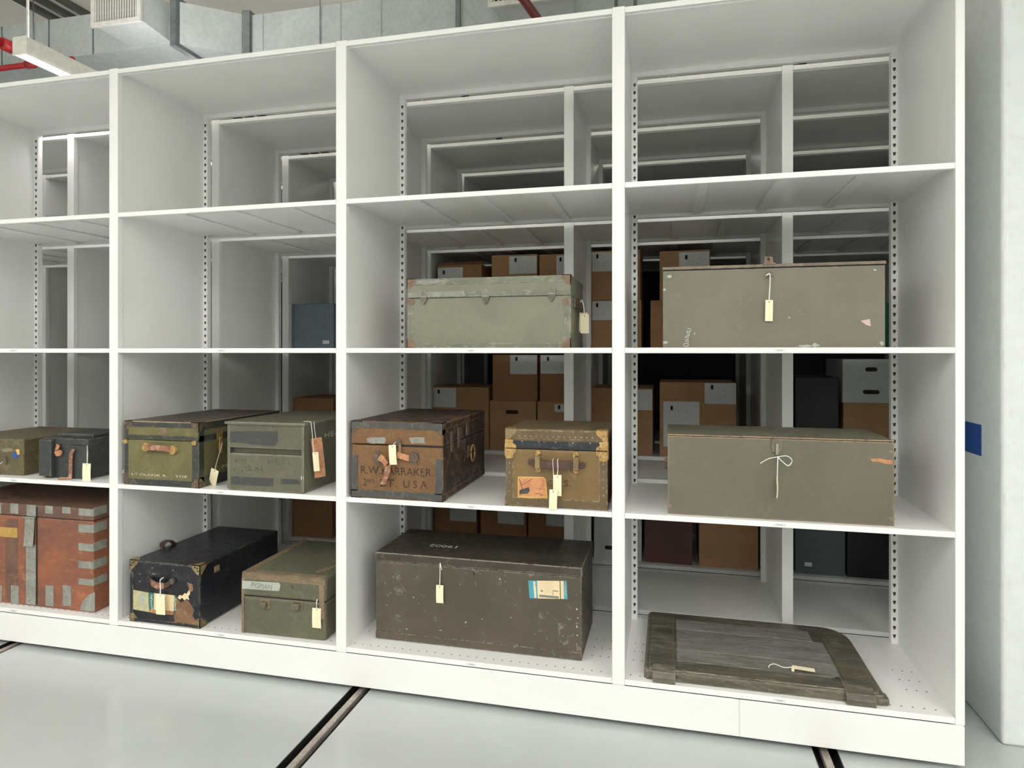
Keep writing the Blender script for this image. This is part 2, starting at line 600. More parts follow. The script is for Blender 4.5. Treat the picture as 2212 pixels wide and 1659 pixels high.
def shelving(label, yf, posts, ends, depth, group, detail=True, back=False, stiff=True):
    t = thing('shelving_range', label, 'shelving', ((posts[0] + posts[-1]) / 2, yf, 0), 0, group)
    ox = -(posts[0] + posts[-1]) / 2
    X = [p + ox for p in posts]
    n = len(X)
    hw = [.0255] * n
    if ends[0]:
        hw[0] = .0155
    if ends[1]:
        hw[-1] = .0155
    for i, x in enumerate(X):
        B('front_post', x - hw[i], x + hw[i], 0, .032, .1605, Z_TOP + .006, M['white'], t, .003)
        pw = min(.020, hw[i] - .001)
        B('side_panel', x - pw, x + pw, .030, depth - .02, .165, Z_TOP, M['white'], t)
        L, Rr = (x - pw if i == 0 else x - pw - .027), (x + pw if i == n - 1 else x + pw + .027)
        rp = B('rear_post', L, Rr, depth - .032, depth, .165, Z_TOP, M['white'], t, .002)
        if detail:
            bm = bmesh.new()
            for s, on in ((-1, i > 0), (1, i < n - 1)):
                if on:
                    xa = x + s * pw
                    xb = x + s * (pw + .027)
                    z = .22
                    xc = (xa + xb) / 2
                    while z < Z_TOP - .06:
                        prism(bm, [(xc - .0058, z + .007), (xc - .0058, z + .001), (xc - .003, z - .0085), (xc + .002, z - .0085), (xc + .0058, z + .002), (xc + .0058, z + .007)],
                              depth - .0332, depth - .031)
                        z += .038
            stuff(mesh_obj('post_slots', bm, M['post_slot'], rp))
    shelf_me = {}
    for i in range(n - 1):
        a, b = X[i] + hw[i], X[i + 1] - hw[i + 1]
        # the top panel with turned-down front and back lips
        bm = bmesh.new()
        box(bm, a, b, .004, .034, Z_TOP - .006, Z_TOP)
        box(bm, a - .007, b + .007, .034, depth - .004, Z_TOP - .006, Z_TOP)
        box(bm, a, b, 0, .006, Z_TOP - .021, Z_TOP + .001, .001)
        box(bm, a, b, .016, .019, Z_TOP - .026, Z_TOP - .006)
        box(bm, a, b, depth - .024, depth - .004, Z_TOP - .03, Z_TOP - .006)
        mesh_obj('top_panel', bm, M['white'], t)
        for k, z in enumerate(Z_S):
            if k == 3 and False:
                continue
            bm = bmesh.new()
            box(bm, a + .0005, b - .0005, .004, .034, z - .005, z)
            box(bm, a - .006, b + .006, .034, depth - .034, z - .005, z)
            box(bm, a + .0005, b - .0005, depth - .034, depth - .004, z - .005, z)
            box(bm, a + .0005, b - .0005, .001, .007, z - .021, z + .0005, .0012)
            box(bm, a + .0005, b - .0005, .007, .022, z - .021, z - .018)
            box(bm, a + .0005, b - .0005, depth - .010, depth - .004, z - .024, z + .0005)
            box(bm, a + .0005, b - .0005, depth - .03, depth - .010, z - .024, z - .021)
            sh = mesh_obj('shelf', bm, M['white'], t)
            if k == 0 and stiff:
                for q in (.26, .51, .76):
                    xm = a + (b - a) * q
                    B('stiffener', xm - .022, xm + .022, .022, depth - .03, z - .017, z - .005, M['white'], sh, .004)
                if detail:
                    bm = bmesh.new()
                    for r_, yy in enumerate((.12, .20, .42, .50)):
                        x = a + .04
                        while x < b - .03:
                            prism(bm, arc(x, yy, .0028, 0, 2 * PI, 5)[:-1], z - .0056, z - .0048, 'z')
                            x += .055
                    stuff(mesh_obj('perforations', bm, M['hole_light'], sh))  # pale dots paint the light coming through the holes from above
            if k == 3 and detail:
                bm = bmesh.new()
                x = a + .02
                while x < b - .015:
                    for yy in (.045,):
                        prism(bm, arc(x, yy, .0032, 0, 2 * PI, 6)[:-1], z - .0005, z + .0004, 'z')
                    x += .038
                for yy in (.18, .26, .34):
                    for xx in (a + .025, a + .06, b - .10, b - .065, b - .03):
                        prism(bm, arc(xx, yy, .0032, 0, 2 * PI, 6)[:-1], z - .0005, z + .0004, 'z')
                stuff(mesh_obj('perforations', bm, M['perf'], sh))
            if detail and k >= 1:
                xm = (a + b) / 2 - .005
                lb = B('shelf_label', xm - .022, xm + .022, -.0002, .0014, z - .0165, z - .0045, M['label'], sh)
                bm = bmesh.new()
                for d in (-.008, -.003, .003, .008):
                    box(bm, xm + d - .0012, xm + d + .0012, -.0006, .0002, z - .0125, z - .0085)
                stuff(mesh_obj('label_print', bm, M['faint_ink'], lb))
    x0, x1 = X[0] - hw[0] - .002, X[-1] + hw[-1] - .004
    cuts = [x0] + ([.262 + ox] if detail else []) + [x1]
    for i in range(len(cuts) - 1):
        B('kick_plate', cuts[i] + (.0006 if i else 0), cuts[i + 1], -.007, .004, .021, .160, M['white'], t, .0015)
    B('carriage', x0 + .03, x1 - .03, .03, depth - .02, .07, .163, M['chassis'], t)
    for r in RAILS:
        if X[0] < r + ox < X[-1]:
            for yy in (.12, depth - .12):
                bm = bmesh.new()
                prism(bm, arc(yy, .046, .05, 0, 2 * PI, 20)[:-1], r + ox - .012, r + ox + .012, 'x')
                mesh_obj('wheel', bm, M['chassis'], t)
    if back:
        for i in range(n - 1):
            B('blackout_panel', X[i] + .02, X[i + 1] - .02, depth - .006, depth - .002, .17, Z_TOP, M['chassis'], t)  # unseen dark panel added so the deepest range stays black
    return t


P1 = [-5.081, -3.860, -2.639, -1.418, -.197, 1.0125]
P2 = [-4.762, -3.698, -2.634, -1.570, -.507, .557, 1.62]
YF = 2.64
G = 'mobile shelving ranges'
shelving('front white steel shelving range holding the trunks', YF, P1, (0, 1), .64, G)
Y2, Y3, Y4, Y5 = 3.37, 4.10, 4.83, 5.56
shelving('empty white shelving range directly behind the front one', Y2, P2, (0, 1), .61, G, False)
shelving('white shelving range stacked with cardboard boxes behind the empty one', Y3, P2, (0, 1), .61, G, False)
shelving('dark fourth shelving range seen deep behind the boxes', Y4, P2, (0, 1), .61, G, False, True, False)

# ------------------------------------------------------------------ lamps
def lamp(name, label, x, y, z, L, group, rods=None):
    t = thing(name, label, 'lamp', (x, y, z), 0, group)
    bm = bmesh.new()
    K = .82
    prism(bm, [(a_ * K, b_ * K) for a_, b_ in ((-.062, .016), (-.062, .105), (-.048, .125), (.048, .125), (.062, .105), (.062, .016),
               (.056, 0), (.045, 0), (.045, .012), (-.045, .012), (-.045, 0), (-.056, 0))], 0, L)
    mesh_obj('housing', bm, M['lamp_body'], t)
    B('end_cap', -.063 * K, .063 * K, -.004, .0, 0, .126 * K, M['lamp_body'], t, .001)
    for nm, z_, mm, order in (('lens', .005, 'lens', (3, 2, 1, 0)), ('uplight_lens', .1027, 'uplens', (0, 1, 2, 3))):
        bm = bmesh.new()
        q = [bm.verts.new(p) for p in ((-.044 * K, .06, z_), (.044 * K, .06, z_), (.044 * K, L - .06, z_), (-.044 * K, L - .06, z_))]
        bm.faces.new([q[i] for i in order])
        mesh_obj(nm, bm, M[mm], t)
    for yy in rods or (.045, L - .045):
        TU('hanger_rod', [(0, yy, .095), (0, yy, CEIL - z)], .0065, M['lamp_body'], t)
    return t


LZ = 3.20
lamp('pendant_lamp', 'lit linear pendant lamp hanging at the upper left beside the duct', -3.615, 2.972, LZ, 1.25, 'linear pendant lamps', (.045,))
for x in (-6.9, -4.6, -2.3, 0.0, 2.3, 4.4):
    for y in (-6.4, -4.4, -2.4, -.7):
        lamp('pendant_lamp', 'linear pendant lamp over the open aisle in front of the shelving', x, y, LZ, 1.25, 'linear pendant lamps')

for x in (-6.9, -4.6, -2.3, 0.0, 2.3):  # unseen lamps, kept short to stay hidden, added to brighten the ceiling
    lamp('pendant_lamp', 'short unseen pendant lamp added over the back ranges to light the ceiling', x, 5.42, LZ, .5, 'linear pendant lamps')

# ------------------------------------------------------------------ ducts and pipes
dz0, dz1 = 3.94, 4.275
dt = thing('air_duct', 'galvanised rectangular air duct jogging along above the shelving', 'duct', (-3.6, 4.6, dz0))
O = Vector((-3.6, 4.6, dz0))


def duct_part(name, pts, z0, z1, mat):
    return PR(name, [(a - O.x, b - O.y) for a, b in pts], z0 - O.z, z1 - O.z, mat, dt, 'z')


duct_part('duct_section', [(-8.9, 4.40), (-3.79, 4.40), (-3.79, 4.90), (-8.9, 4.90)], dz0, dz1, M['duct'])
duct_part('duct_elbow', [(-3.79, 4.401), (-3.375, 4.73), (-3.375, 5.23), (-3.79, 4.90)], dz0 + .001, dz1 - .001, M['duct'])
duct_part('duct_section', [(-3.375, 4.73), (-1.56, 4.73), (-1.56, 5.23), (-3.375, 5.23)], dz0, dz1, M['duct'])
duct_part('duct_section', [(-1.558, 4.73), (4.9, 4.73), (4.9, 5.23), (-1.558, 5.23)], dz0, dz1, M['duct'])
duct_part('duct_flange', [(-3.83, 4.37), (-3.775, 4.37), (-3.775, 4.93), (-3.83, 4.93)], dz0 - .03, dz1 + .03, M['flange'])
duct_part('duct_flange', [(-3.415, 4.69), (-3.35, 4.70), (-3.35, 5.26), (-3.415, 5.26)], dz0 - .03, dz1 + .03, M['flange'])
duct_part('duct_flange', [(-1.575, 4.705), (-1.54, 4.705), (-1.54, 5.25), (-1.575, 5.25)], dz0 - .03, dz1 + .03, M['flange'])
for x in (-5.55, -5.05, -4.6):
    duct_part('standing_seam', [(x, 4.394), (x + .008, 4.394), (x + .008, 4.402), (x, 4.402)], dz0, dz1, M['flange'])
for x in (-3.25, -2.55, -2.2):
    duct_part('standing_seam', [(x, 4.724), (x + .008, 4.724), (x + .008, 4.732), (x, 4.732)], dz0, dz1, M['duct'])
for x in (-2.72, -5.2):
    yy = 4.72 if x > -3 else 4.39
    TU('hanger_wire', [(x - O.x, yy - O.y, 0), (x - O.x, yy - O.y, CEIL - O.z)], .004, M['flange'], dt)


def boot(label, x0, x1, y0, y1, z0, z1, taper):
    t = thing('air_grille', label, 'vent', ((x0 + x1) / 2, y1, z0), 0, 'supply grilles on the duct')
    ww, dd, hh = (x1 - x0) / 2, y1 - y0, z1 - z0
    bm = bmesh.new()
    v = [(-ww, -dd, 0), (ww, -dd, 0), (ww, 0, -taper), (-ww + .05, 0, -taper), (-ww, -dd, hh), (ww, -dd, hh), (ww, 0, hh), (-ww + .05, 0, hh)]
    vs = [bm.verts.new(p) for p in v]
    for q in ((3, 2, 1, 0), (4, 5, 6, 7), (0, 1, 5, 4), (1, 2, 6, 5), (2, 3, 7, 6), (3, 0, 4, 7)):
        bm.faces.new([vs[i] for i in q])
    mesh_obj('boot', bm, M['duct'], t)
    bm = bmesh.new()
    fw = .035
    for a in ((-ww - .015, ww + .015, -.02, fw - .02), (-ww - .015, ww + .015, hh - fw, hh), (-ww - .015, -ww + fw - .015, fw - .02, hh - fw), (ww - fw + .015, ww + .015, fw - .02, hh - fw)):
        box(bm, a[0], a[1], -dd - .02, -dd, a[2], a[3], .002)
    mesh_obj('frame', bm, M['grille'], t)
    B('void', -ww + .015, ww - .015, -dd - .003, -dd - .001, .01, hh - .03, M['grille_dark'], t)
    nsl = 17
    me = None
    for k in range(nsl):
        x = -ww + .03 + (2 * ww - .06) * k / (nsl - 1)
        if me is None:
            o = B('slat', -.0042, .0042, -dd - .018, -dd - .006, .012, hh - .032, M['grille'], t)
            me = o.data
        else:
            o = data_obj('slat', me, None, t)
        o.location.x = x
    return t


boot('white slatted air grille on the duct above the left bays', -4.285, -3.86, 4.11, 4.40, 3.995, 4.26, .03)
boot('air outlet box under the duct near the middle post', -1.22, -.66, 4.42, 4.73, 3.93, 4.26, .04)


def pipe(label, pts, r, mat, cpl=()):
    p0 = Vector(pts[0])
    t = thing('sprinkler_pipe', label, 'pipe', p0, 0, 'red sprinkler pipes')
    TU('pipe_run', [Vector(p) - p0 for p in pts], r, mat, t, 12)
    for c in cpl:
        a = Vector(pts[0]).lerp(Vector(pts[-1]), c)
        dv = (Vector(pts[-1]) - Vector(pts[0])).normalized() * .04
        TU('coupling', [a - dv - p0, a + dv - p0], r * 1.45, mat, t, 12)
    return t


pipe('thin red sprinkler pipe running behind the pendant lamp', [(-8.9, 4.27, 3.85), (-4.66, 4.27, 3.85)], .022, M['red'], (.90,))
pipe('thick red pipe with a coupling at the far left by the lamp', [(-4.885, -7.9, 3.80), (-4.905, 4.24, 3.83)], .032, M['red'], (.974,))
a, b = on_z(1132, 0, 3.75), on_z(1164, 45, 3.75)
pipe('dark red pipe slanting down above the middle post', [a + (a - b) * 2, b + (b - a) * .5], .03, M['darkred'], (.45,))
for i, x in enumerate((1331, 1372)):
    p = on_y(x, 2, 4.6)
    q = TU('threaded_rod', [(p.x, 4.6, p.z - .05), (p.x, 4.6, CEIL)], .012, M['flange'], None)
    tag(q, ('left' if i == 0 else 'right') + ' of two short dark rods above the third bay divider', 'rod', 'dark hanger rods')

# ------------------------------------------------------------------ trunks
class Trunk:
    def __init__(s, name, label, x0, x1, yf, z, d, h, rz=0.0, cat='trunk', group='trunks and chests on the shelves'):
        s.x0, s.x1, s.yf, s.z, s.d, s.h = x0, x1, yf, z, d, h
        s.w = x1 - x0
        s.a, s.b = -s.w / 2, s.w / 2
        s.t = thing(name, label, cat, ((x0 + x1) / 2, yf, z), rz, group)

    def f(s, u, v):
        p = on_y(u, v, s.yf)
        return p.x - (s.x0 + s.x1) / 2, p.z - s.z

    def r(s, u, v):
        p = on_x(u, v, s.x1)
        return p.y - s.yf, p.z - s.z

    def top(s, u, v):
        p = on_z(u, v, s.z + s.h)
        return p.x - (s.x0 + s.x1) / 2, p.y - s.yf

    def body(s, mat, hl=None, bev=.006, lidmat=None, gap=.002, over=0.0, lid_rot=0.0):
        if hl is None:
            B('body', s.a, s.b, 0, s.d, 0, s.h, mat, s.t, bev)
            return
        B('body', s.a, s.b, 0, s.d, 0, hl - gap, mat, s.t, bev)
        s.lid = B('lid', s.a - over, s.b + over, -over, s.d + over, hl, s.h, lidmat or mat, s.t, bev)
        B('lid_joint', s.a + .004, s.b - .004, .004, s.d - .004, hl - gap - .004, hl + .004, M['slot'], s.t)

    def strip(s, name, u0, v0, u1, v1, mat, th=.002):
        (xa, za), (xb, zb) = s.f(u0, v0), s.f(u1, v1)
        xa, xb = max(min(xa, xb), s.a - .001), min(max(xa, xb), s.b + .001)
        z0, z1 = max(min(za, zb), .0005), min(max(za, zb), s.h + .001)
        return B(name, xa, xb, -th, .003, z0, z1, mat, s.t, min(.001, th * .4), 1)

    def band(s, name, x0, x1, z0, z1, mat, th=.002, bev=.0008):
        return B(name, x0, x1, -th, .003, z0, z1, mat, s.t, bev, 1)

    def rband(s, name, y0, y1, z0, z1, mat, th=.002):
        return B(name, s.b - .003, s.b + th, y0, y1, z0, z1, mat, s.t, .0008, 1)

    def patch(s, name, pts_px, mat, th=.0008):
        return PR(name, [s.f(*p) for p in pts_px], -th, .001, mat, s.t)

    def smear(s, name, u0, v0, u1, v1, n, mat, th=.0016, seed=1):
        bm = bmesh.new()
        rnd = random.Random(seed)
        for k in range(n):
            x, z = s.f(rnd.uniform(u0, u1), v0 + (v1 - v0) * (k + .5) / n)
            prism(bm, blob(x, z, rnd.uniform(.002, .0045), rnd.uniform(.0014, .003), 7, seed * 50 + k, .6), -th, .0005)
        return stuff(mesh_obj(name, bm, mat, s.t))

    def corners(s, name, size, mat, which=('tl', 'tr', 'bl', 'br'), z_lid=None):
        for c in which:
            x, sx = (s.a, 1) if c[1] == 'l' else (s.b, -1)
            z, sz = (s.h, -1) if c[0] == 't' else (0.0022, 1)
            corner_cap(name, x, 0, z, sx, 1, sz, size, mat, s.t)


def tag_card(label, x, ytop, ztop, w_, h_, cardrot=0.0, tilt=0.0, string=(), mat='paper', yaw=0.0, sr=.0014, curl=.002):
    """a paper tag: card hanging from (x,ytop,ztop) with its string above; string points in world space"""
    t = thing('paper_tag', label, 'tag', (x, ytop, ztop), 0, 'paper tags tied to the trunks')
    bm = bmesh.new()
    n = 6
    c = .18 * w_
    rows = []
    for k in range(n + 1):
        z = -h_ * k / n
        hw = w_ / 2 - (c * .0 if k else 0)
        yy = curl * math.sin(PI * k / n)
        rows.append([bm.verts.new((-hw, -yy, z)), bm.verts.new((hw, -yy, z)), bm.verts.new((hw, -yy + .0007, z)), bm.verts.new((-hw, -yy + .0007, z))])
    for k in range(n):
        for q in range(4):
            bm.faces.new((rows[k][q], rows[k][(q + 1) % 4], rows[k + 1][(q + 1) % 4], rows[k + 1][q]))
    bm.faces.new(rows[0][::-1])
    bm.faces.new(rows[-1])
    bmesh.ops.recalc_face_normals(bm, faces=bm.faces)
    card = mesh_obj('card', bm, M[mat], t)
    card.rotation_euler = Euler((tilt, cardrot, yaw), 'XYZ')
    bm = bmesh.new()
    prism(bm, arc(0, -.008, .0026, 0, 2 * PI, 10)[:-1], -.0012 - curl * .3, .0012)
    mesh_obj('eyelet', bm, M['leather_o'], card)
    if string:
        loc = Vector((x, ytop, ztop))
        TU('string', [Vector(p) - loc for p in spline(string)], sr, M['string'], t, 6)
    return t


S1, S2, S3, S4 = Z_S
EPS = .0008

# --- olive chest, far left, lower-middle shelf (partly out of frame)
m_t1 = worn('brown olive paint', (122, 110, 78), (104, 92, 64), (140, 128, 96), .25, (156, 138, 100), .5, rough=.5, sc=4, seed=1)
T = Trunk('storage_chest', 'brown-olive chest at the far left with a blue and yellow sticker', -3.74, -3.262, 2.70, S3, .50, .19, 0, 'chest')
T.body(m_t1, None, .006)
x, z = T.f(33, 983)
PR('blue_sticker', arc(x, z, .017, 0, 2 * PI, 16)[:-1], -.0012, .001, M['blue'], T.t)
T.patch('yellow_sticker', [(34, 971), (42, 970), (43, 981), (39, 983)], M['gold'], .002)
T.patch('scuff', [(4, 971), (14, 968), (26, 969), (30, 973), (18, 976), (6, 976)], plain('pale scuff', (132, 128, 104), .6))
x0_, z0_ = T.f(16, 985)
TU('wire_handle', spline([(x0_ - .11, 0, z0_), (x0_ - .10, -.012, z0_ + .002), (x0_ - .0, -.012, z0_), (x0_ + .002, -.010, z0_ - .02), (x0_ - .006, 0, z0_ - .045)]), .0035, M['iron'], T.t)
p = on_y(12, 999, 2.70)
tag_card('tag string knotted on the brown-olive chest at the far left', p.x - .05, 2.69, p.z - .03, .026, .05, 0, 0,
         [(p.x + .002, 2.684, p.z + .006), (p.x - .02, 2.684, p.z - .008), (p.x - .05, 2.686, p.z - .03)])

# --- dark grey case with a raised lid
m_t2 = worn('charcoal fibre', (76, 80, 78), (60, 64, 64), (96, 98, 94), .2, (168, 150, 128), .45, rough=.55, sc=6, seed=2)
T = Trunk('document_case', 'charcoal case with torn leather strap beside the brown-olive chest', -3.125, -2.853, 2.697, S3, .30, .205, 0, 'case')
B('body', T.a, T.b, 0, T.d, 0, .172, m_t2, T.t, .005)
T.lid = B('lid', T.a - .002, T.b + .006, -.004, T.d, .172, T.h, m_t2, T.t, .004)
B('raised_top', T.a + .03, T.b - .012, .045, T.d - .03, T.h - .002, T.h + .018, m_t2, T.t, .006)
(xa, _), (xb, _) = T.f(95, 1000), T.f(121, 1000)
B('front_pocket', T.a - .001, xb, -.03, .002, .012, T.h - .006, m_t2, T.t, .005)
T.strip('torn_edge', 188, 957, 197, 1003, M['label_old'], .003)
B('pale_side_strip', T.a - .008, T.a, -.018, .05, .02, .175, M['label_old'], T.t, .002)
(x, z), (xd, zd) = T.f(158, 975), T.f(160, 1031)
RB('strap', spline([(x + .012, -.006, z + .012), (x, -.012, z - .02), (x - .004, -.010, zd + .03), (x - .002, -.016, .004)]), .020, .005, M['leather'], T.t, Vector((1, 0, 0)))
RB('strap_end', spline([(x - .008, -.020, .004), (x - .035, -.032, .004), (x - .055, -.03, .005)]), .016, .005, M['leather'], T.t, Vector((0, .7, .7)))
x, z = T.f(126, 972)
bm = bmesh.new()
ribbon(bm, spline([(x - .006, -.006, z + .024), (x + .02, -.014, z + .018), (x + .004, -.02, z + .006)]), .016, .004, Vector((0, .3, 1)).normalized())
mesh_obj('handle_stub', bm, M['leather_o'], T.t)
PR('handle_tab', blob(x + .012, z - .014, .022, .018, 14, 5, .2), -.014, -.006, M['leather_o'], T.t)
p = on_y(188, 1001, 2.685)
tag_card('cream tag hanging on the charcoal case', p.x, 2.683, p.z, .050, .105, 0, 0,
         [(p.x, 2.69, p.z + .06), (p.x, 2.688, p.z + .03), (p.x, 2.684, p.z - .006)])

# --- large red-brown trunk with metal tabs
m_t3 = worn('red brown hide', (184, 112, 76), (140, 92, 74), (206, 138, 92), .2, (104, 78, 60), .6, (214, 160, 120), .3, .5, 3, 14, (1, 1, 2), .3, 3)
m_t3l = worn('dusty brown hide', (142, 104, 82), (110, 84, 70), (176, 128, 96), .25, (96, 72, 58), .5, rough=.55, sc=5, seed=4)
T = Trunk('hide_trunk', 'large red-brown hide trunk with grey metal tabs on the bottom shelf', -3.80, -2.809, 2.69, S4, .48, .522)
_, hl = T.f(150, 1122)
T.body(m_t3, hl, .006, m_t3l, .002)
T.strip('hasp_strip', 57, 1175, 78, 1307, M['galv'], .003)
T.strip('hasp_plate', 58, 1090, 78, 1116, M['galv'], .003)
(xa, za), (xb, zb) = T.f(57, 1118), T.f(77, 1180)
RB('hasp_flap', spline([((xa + xb) / 2, -.006, za), ((xa + xb) / 2 - .001, -.008, (za + zb) / 2 + .012), ((xa + xb) / 2 - .002, -.014, zb)]), xb - xa, .003, M['galv'], T.t, Vector((1, 0, 0)))
TU('hinge_pin', [(xa - .012, -.007, za + .002), (xb + .004, -.007, za + .002)], .006, M['galv'], T.t)
for u0, u1 in ((0, 3), (23, 40), (98, 115), (135, 153)):
    T.strip('metal_tab', u0, 1086, u1, 1110, M['galv'])
    T.strip('metal_tab', u0 + 1, 1264, u1 + 1, 1310, M['galv'])
for v0, v1 in ((1098, 1116), (1132, 1152), (1173, 1192), (1211, 1230), (1249, 1266)):
    T.strip('metal_tab', 170, v0, 206, v1, M['galv'])
    (y0, z0), (y1, z1) = (0, T.f(206, v1)[1]), (.08, T.f(206, v0)[1])
    T.rband('metal_tab', y0, y1, z0, z1, M['galv'])
T.patch('corner_plate', [(173, 1318), (178, 1300), (190, 1286), (205, 1278), (205, 1321)], M['galv'], .002)
T.strip('nameplate', -34, 1135, 38, 1162, M['plate'], .003)
x1_, _ = T.f(79, 1200)
B('seam_strap', x1_, x1_ + .006, -.0025, .002, .01, T.h - .01, M['slot'], T.t)
(x0_, _) = T.f(45, 1200)
B('leather_panel', x0_ - .10, x0_ - .02, -.0008, .002, .012, hl - .02, m_t3l, T.t, .001)

# --- olive trunk with dark bands and red leather handle
m_t4 = worn('olive canvas', (136, 130, 84), (116, 110, 70), (150, 140, 96), .2, None, 0, (96, 92, 64), .3, .75, 5, seed=5)
m_t4t = worn('dark scuffed lid top', (96, 82, 70), (68, 60, 54), (150, 118, 96), .35, (222, 200, 164), .95, rough=.45, sc=4, seed=6)
m_band = worn('blackened binding', (74, 78, 70), (58, 62, 58), (110, 110, 96), .22, (150, 140, 112), .35, rough=.5, sc=12, seed=7)
T = Trunk('footlocker', 'olive canvas trunk with dark bands and a red leather handle', -2.575, -2.158, 2.645, S3, .655, .309)
_, hl = T.f(350, 951)
T.body(m_t4, hl, .007, None, .001)
B('lid_skin', T.a - .001, T.b + .001, -.001, T.d + .001, T.h - .003, T.h + .002, m_t4t, T.t, .002)
T.strip('top_band', 266, 911, 427, 926, m_band)
T.strip('lid_band', 266, 938, 427, 951, m_band, .003)
T.strip('side_band', 266, 926, 277, 1047, m_band)
T.strip('side_band', 415, 955, 427, 1057, m_band)
T.strip('base_band', 266, 1032, 427, 1057, m_band)
for y0, y1, z0, z1 in ((.0, .035, 0, T.h), (.0, T.d, T.h - .035, T.h), (.0, T.d, hl - .004, hl + .026), (0, T.d, 0, .05)):
    T.rband('side_binding', y0, y1, z0, z1, m_band)
m_t4c = worn('dark brown corner iron', (112, 96, 78), (84, 74, 62), (176, 146, 104), .42, (190, 160, 120), .5, rough=.5, sc=24, chip_sc=50, seed=32)
T.corners('corner_cap', .042, m_t4c)
for u, v in ((271, 953), (420, 957)):
    x, z = T.f(u, v)
    PR('corner_clip', blob(x, z, .014, .011, 12, int(u), .2), -.005, .001, M['brass'], T.t)
x, z = T.f(346, 967)
RB('handle', spline([(x - .062, -.010, z), (x - .045, -.022, z + .003), (x, -.030, z + .004), (x + .045, -.022, z + .001), (x + .068, -.010, z - .004)]), .026, .008, M['leather'], T.t)
for dx, dz in ((-.072, .002), (.078, -.008)):
    PR('handle_mount', arc(x + dx, z + dz, .021, 0, 2 * PI, 14)[:-1], -.013, .001, M['brass'], T.t)
T.patch('torn_patch', [(334, 915), (346, 914), (353, 922), (356, 930), (360, 932), (357, 940), (349, 939), (341, 936), (349, 932), (344, 924), (337, 920)], M['rust'])
x0_, z0_ = T.f(285, 1027)
x1_, z1_ = T.f(405, 1019)
text('stencil_name', 'LT.FRANK R.    YDE', (x0_, x1_, z0_ + .001, z0_ + .0125), M['stencil'], T.t, 'y', -.0004)
x, z = T.f(267, 1019)
text('stencil_mark', 'K', (x - .001, x + .008, z - .006, z + .010), M['stencil'], T.t, 'y', -.0024)
(ya, za), (yb, zb) = T.r(456, 1018), T.r(494, 1001)
text('stencil_side', 'LT. FR', (ya, yb, za, zb), M['stencil'], T.t, 'x', T.b)
for yy in (.145,):
    B('side_latch_plate', T.b, T.b + .004, yy - .022, yy + .022, hl - .008, hl + .045, M['brass_dull'], T.t, .001)
    B('side_latch_hook', T.b + .004, T.b + .010, yy - .010, yy + .010, hl - .075, hl + .005, M['brass'], T.t, .002)
p = on_y(460, 1028, 2.80)
t4p = Vector((-2.140, 2.79, 1.06))
tag_card('cream tag resting slanted on the shelf beside the olive banded trunk', -2.108, 2.695, S3 + .083, .040, .098, .42, .42,
         [(-2.140, 2.79, 1.045), (-2.138, 2.77, 1.01), (-2.128, 2.73, .955), (-2.109, 2.697, S3 + .079)], yaw=.15)

# --- grey-green metal chest with stamped panel
m_t5 = worn('drab green metal', (122, 121, 98), (108, 107, 88), (130, 122, 102), .2, (178, 178, 158), .8, (190, 188, 170), .3, .5, 5, seed=8)
m_dark = worn('dark rubbed patch', (82, 84, 80), (72, 74, 72), (100, 100, 90), .2, rough=.5, sc=12, seed=9)
T = Trunk('metal_chest', 'drab green metal chest with a recessed front groove and side tags', -2.009, -1.612, 2.655, S3, .60, .321, 0, 'chest')
zl, zg1, zg0 = T.f(570, 918)[1], T.f(570, 969)[1], T.f(570, 981)[1]
B('upper_body', T.a, T.b, 0, T.d, zg1, zl, m_t5, T.t, .004)
B('groove_wall', T.a + .004, T.b - .004, .030, T.d, zg0 - .004, zg1 + .004, m_t5, T.t)
B('lower_body', T.a, T.b, 0, T.d, 0, zg0, m_t5, T.t, .006)
for sx in (T.a, T.b - .010):
    B('corner_post', sx - .0012, sx + .0112, -.0012, .034, .004, zl - .002, m_t5, T.t, .003)
B('side_skin', T.b - .003, T.b + .001, .03, T.d - .005, .006, zl - .003, m_t5, T.t)
B('lid', T.a - .010, T.b + .010, -.011, T.d + .004, zl, T.h, m_t5, T.t, .004)
T.patch('dark_patch', [(497, 932), (545, 931), (600, 932), (600, 955), (592, 963), (560, 962), (530, 958), (498, 955)], m_dark)
T.patch('dark_patch', [(500, 1029), (590, 1033), (590, 1051), (540, 1049), (499, 1046)], m_dark)
T.patch('dark_patch', [(607, 1034), (646, 1036), (648, 1046), (608, 1046)], m_dark)
bm = bmesh.new()
rnd = random.Random(12)
for (u0, u1, v0, v1, n_) in ((508, 540, 990, 998, 7), (578, 626, 992, 1003, 16), (504, 572, 1008, 1018, 18)):
    for k in range(n_):
        xa, za = T.f(rnd.uniform(u0, u1), rnd.uniform(v0, v1))
        prism(bm, blob(xa, za, rnd.uniform(.0012, .003), rnd.uniform(.002, .007), 6, k, .5), -.0006, .001)
stuff(mesh_obj('faded_marking', bm, m_dark, T.t))
bm = bmesh.new()
for k in range(14):
    xa, za = T.f(rnd.uniform(500, 650), rnd.uniform(925, 1052))
    aa = rnd.uniform(-.8, .8)
    ln = rnd.uniform(.004, .014)
    dx, dz = ln * math.cos(aa), ln * math.sin(aa)
    prism(bm, [(xa - dx, za - dz), (xa + .0006, za), (xa + dx, za + dz), (xa - .0006, za + .0012)], -.0007, .001)
stuff(mesh_obj('scratches', bm, M['galv'], T.t))
T.strip('white_sticker', 650.5, 1029, 656, 1036, M['label'], .001)
(ya, za), (yb, zb) = T.r(701, 946), T.r(726, 929)
text('stencil_side', 'HE-', (ya, yb, za, zb), M['stencil'], T.t, 'x', T.b + .001)
p = (T.x1 + .008, 2.73)
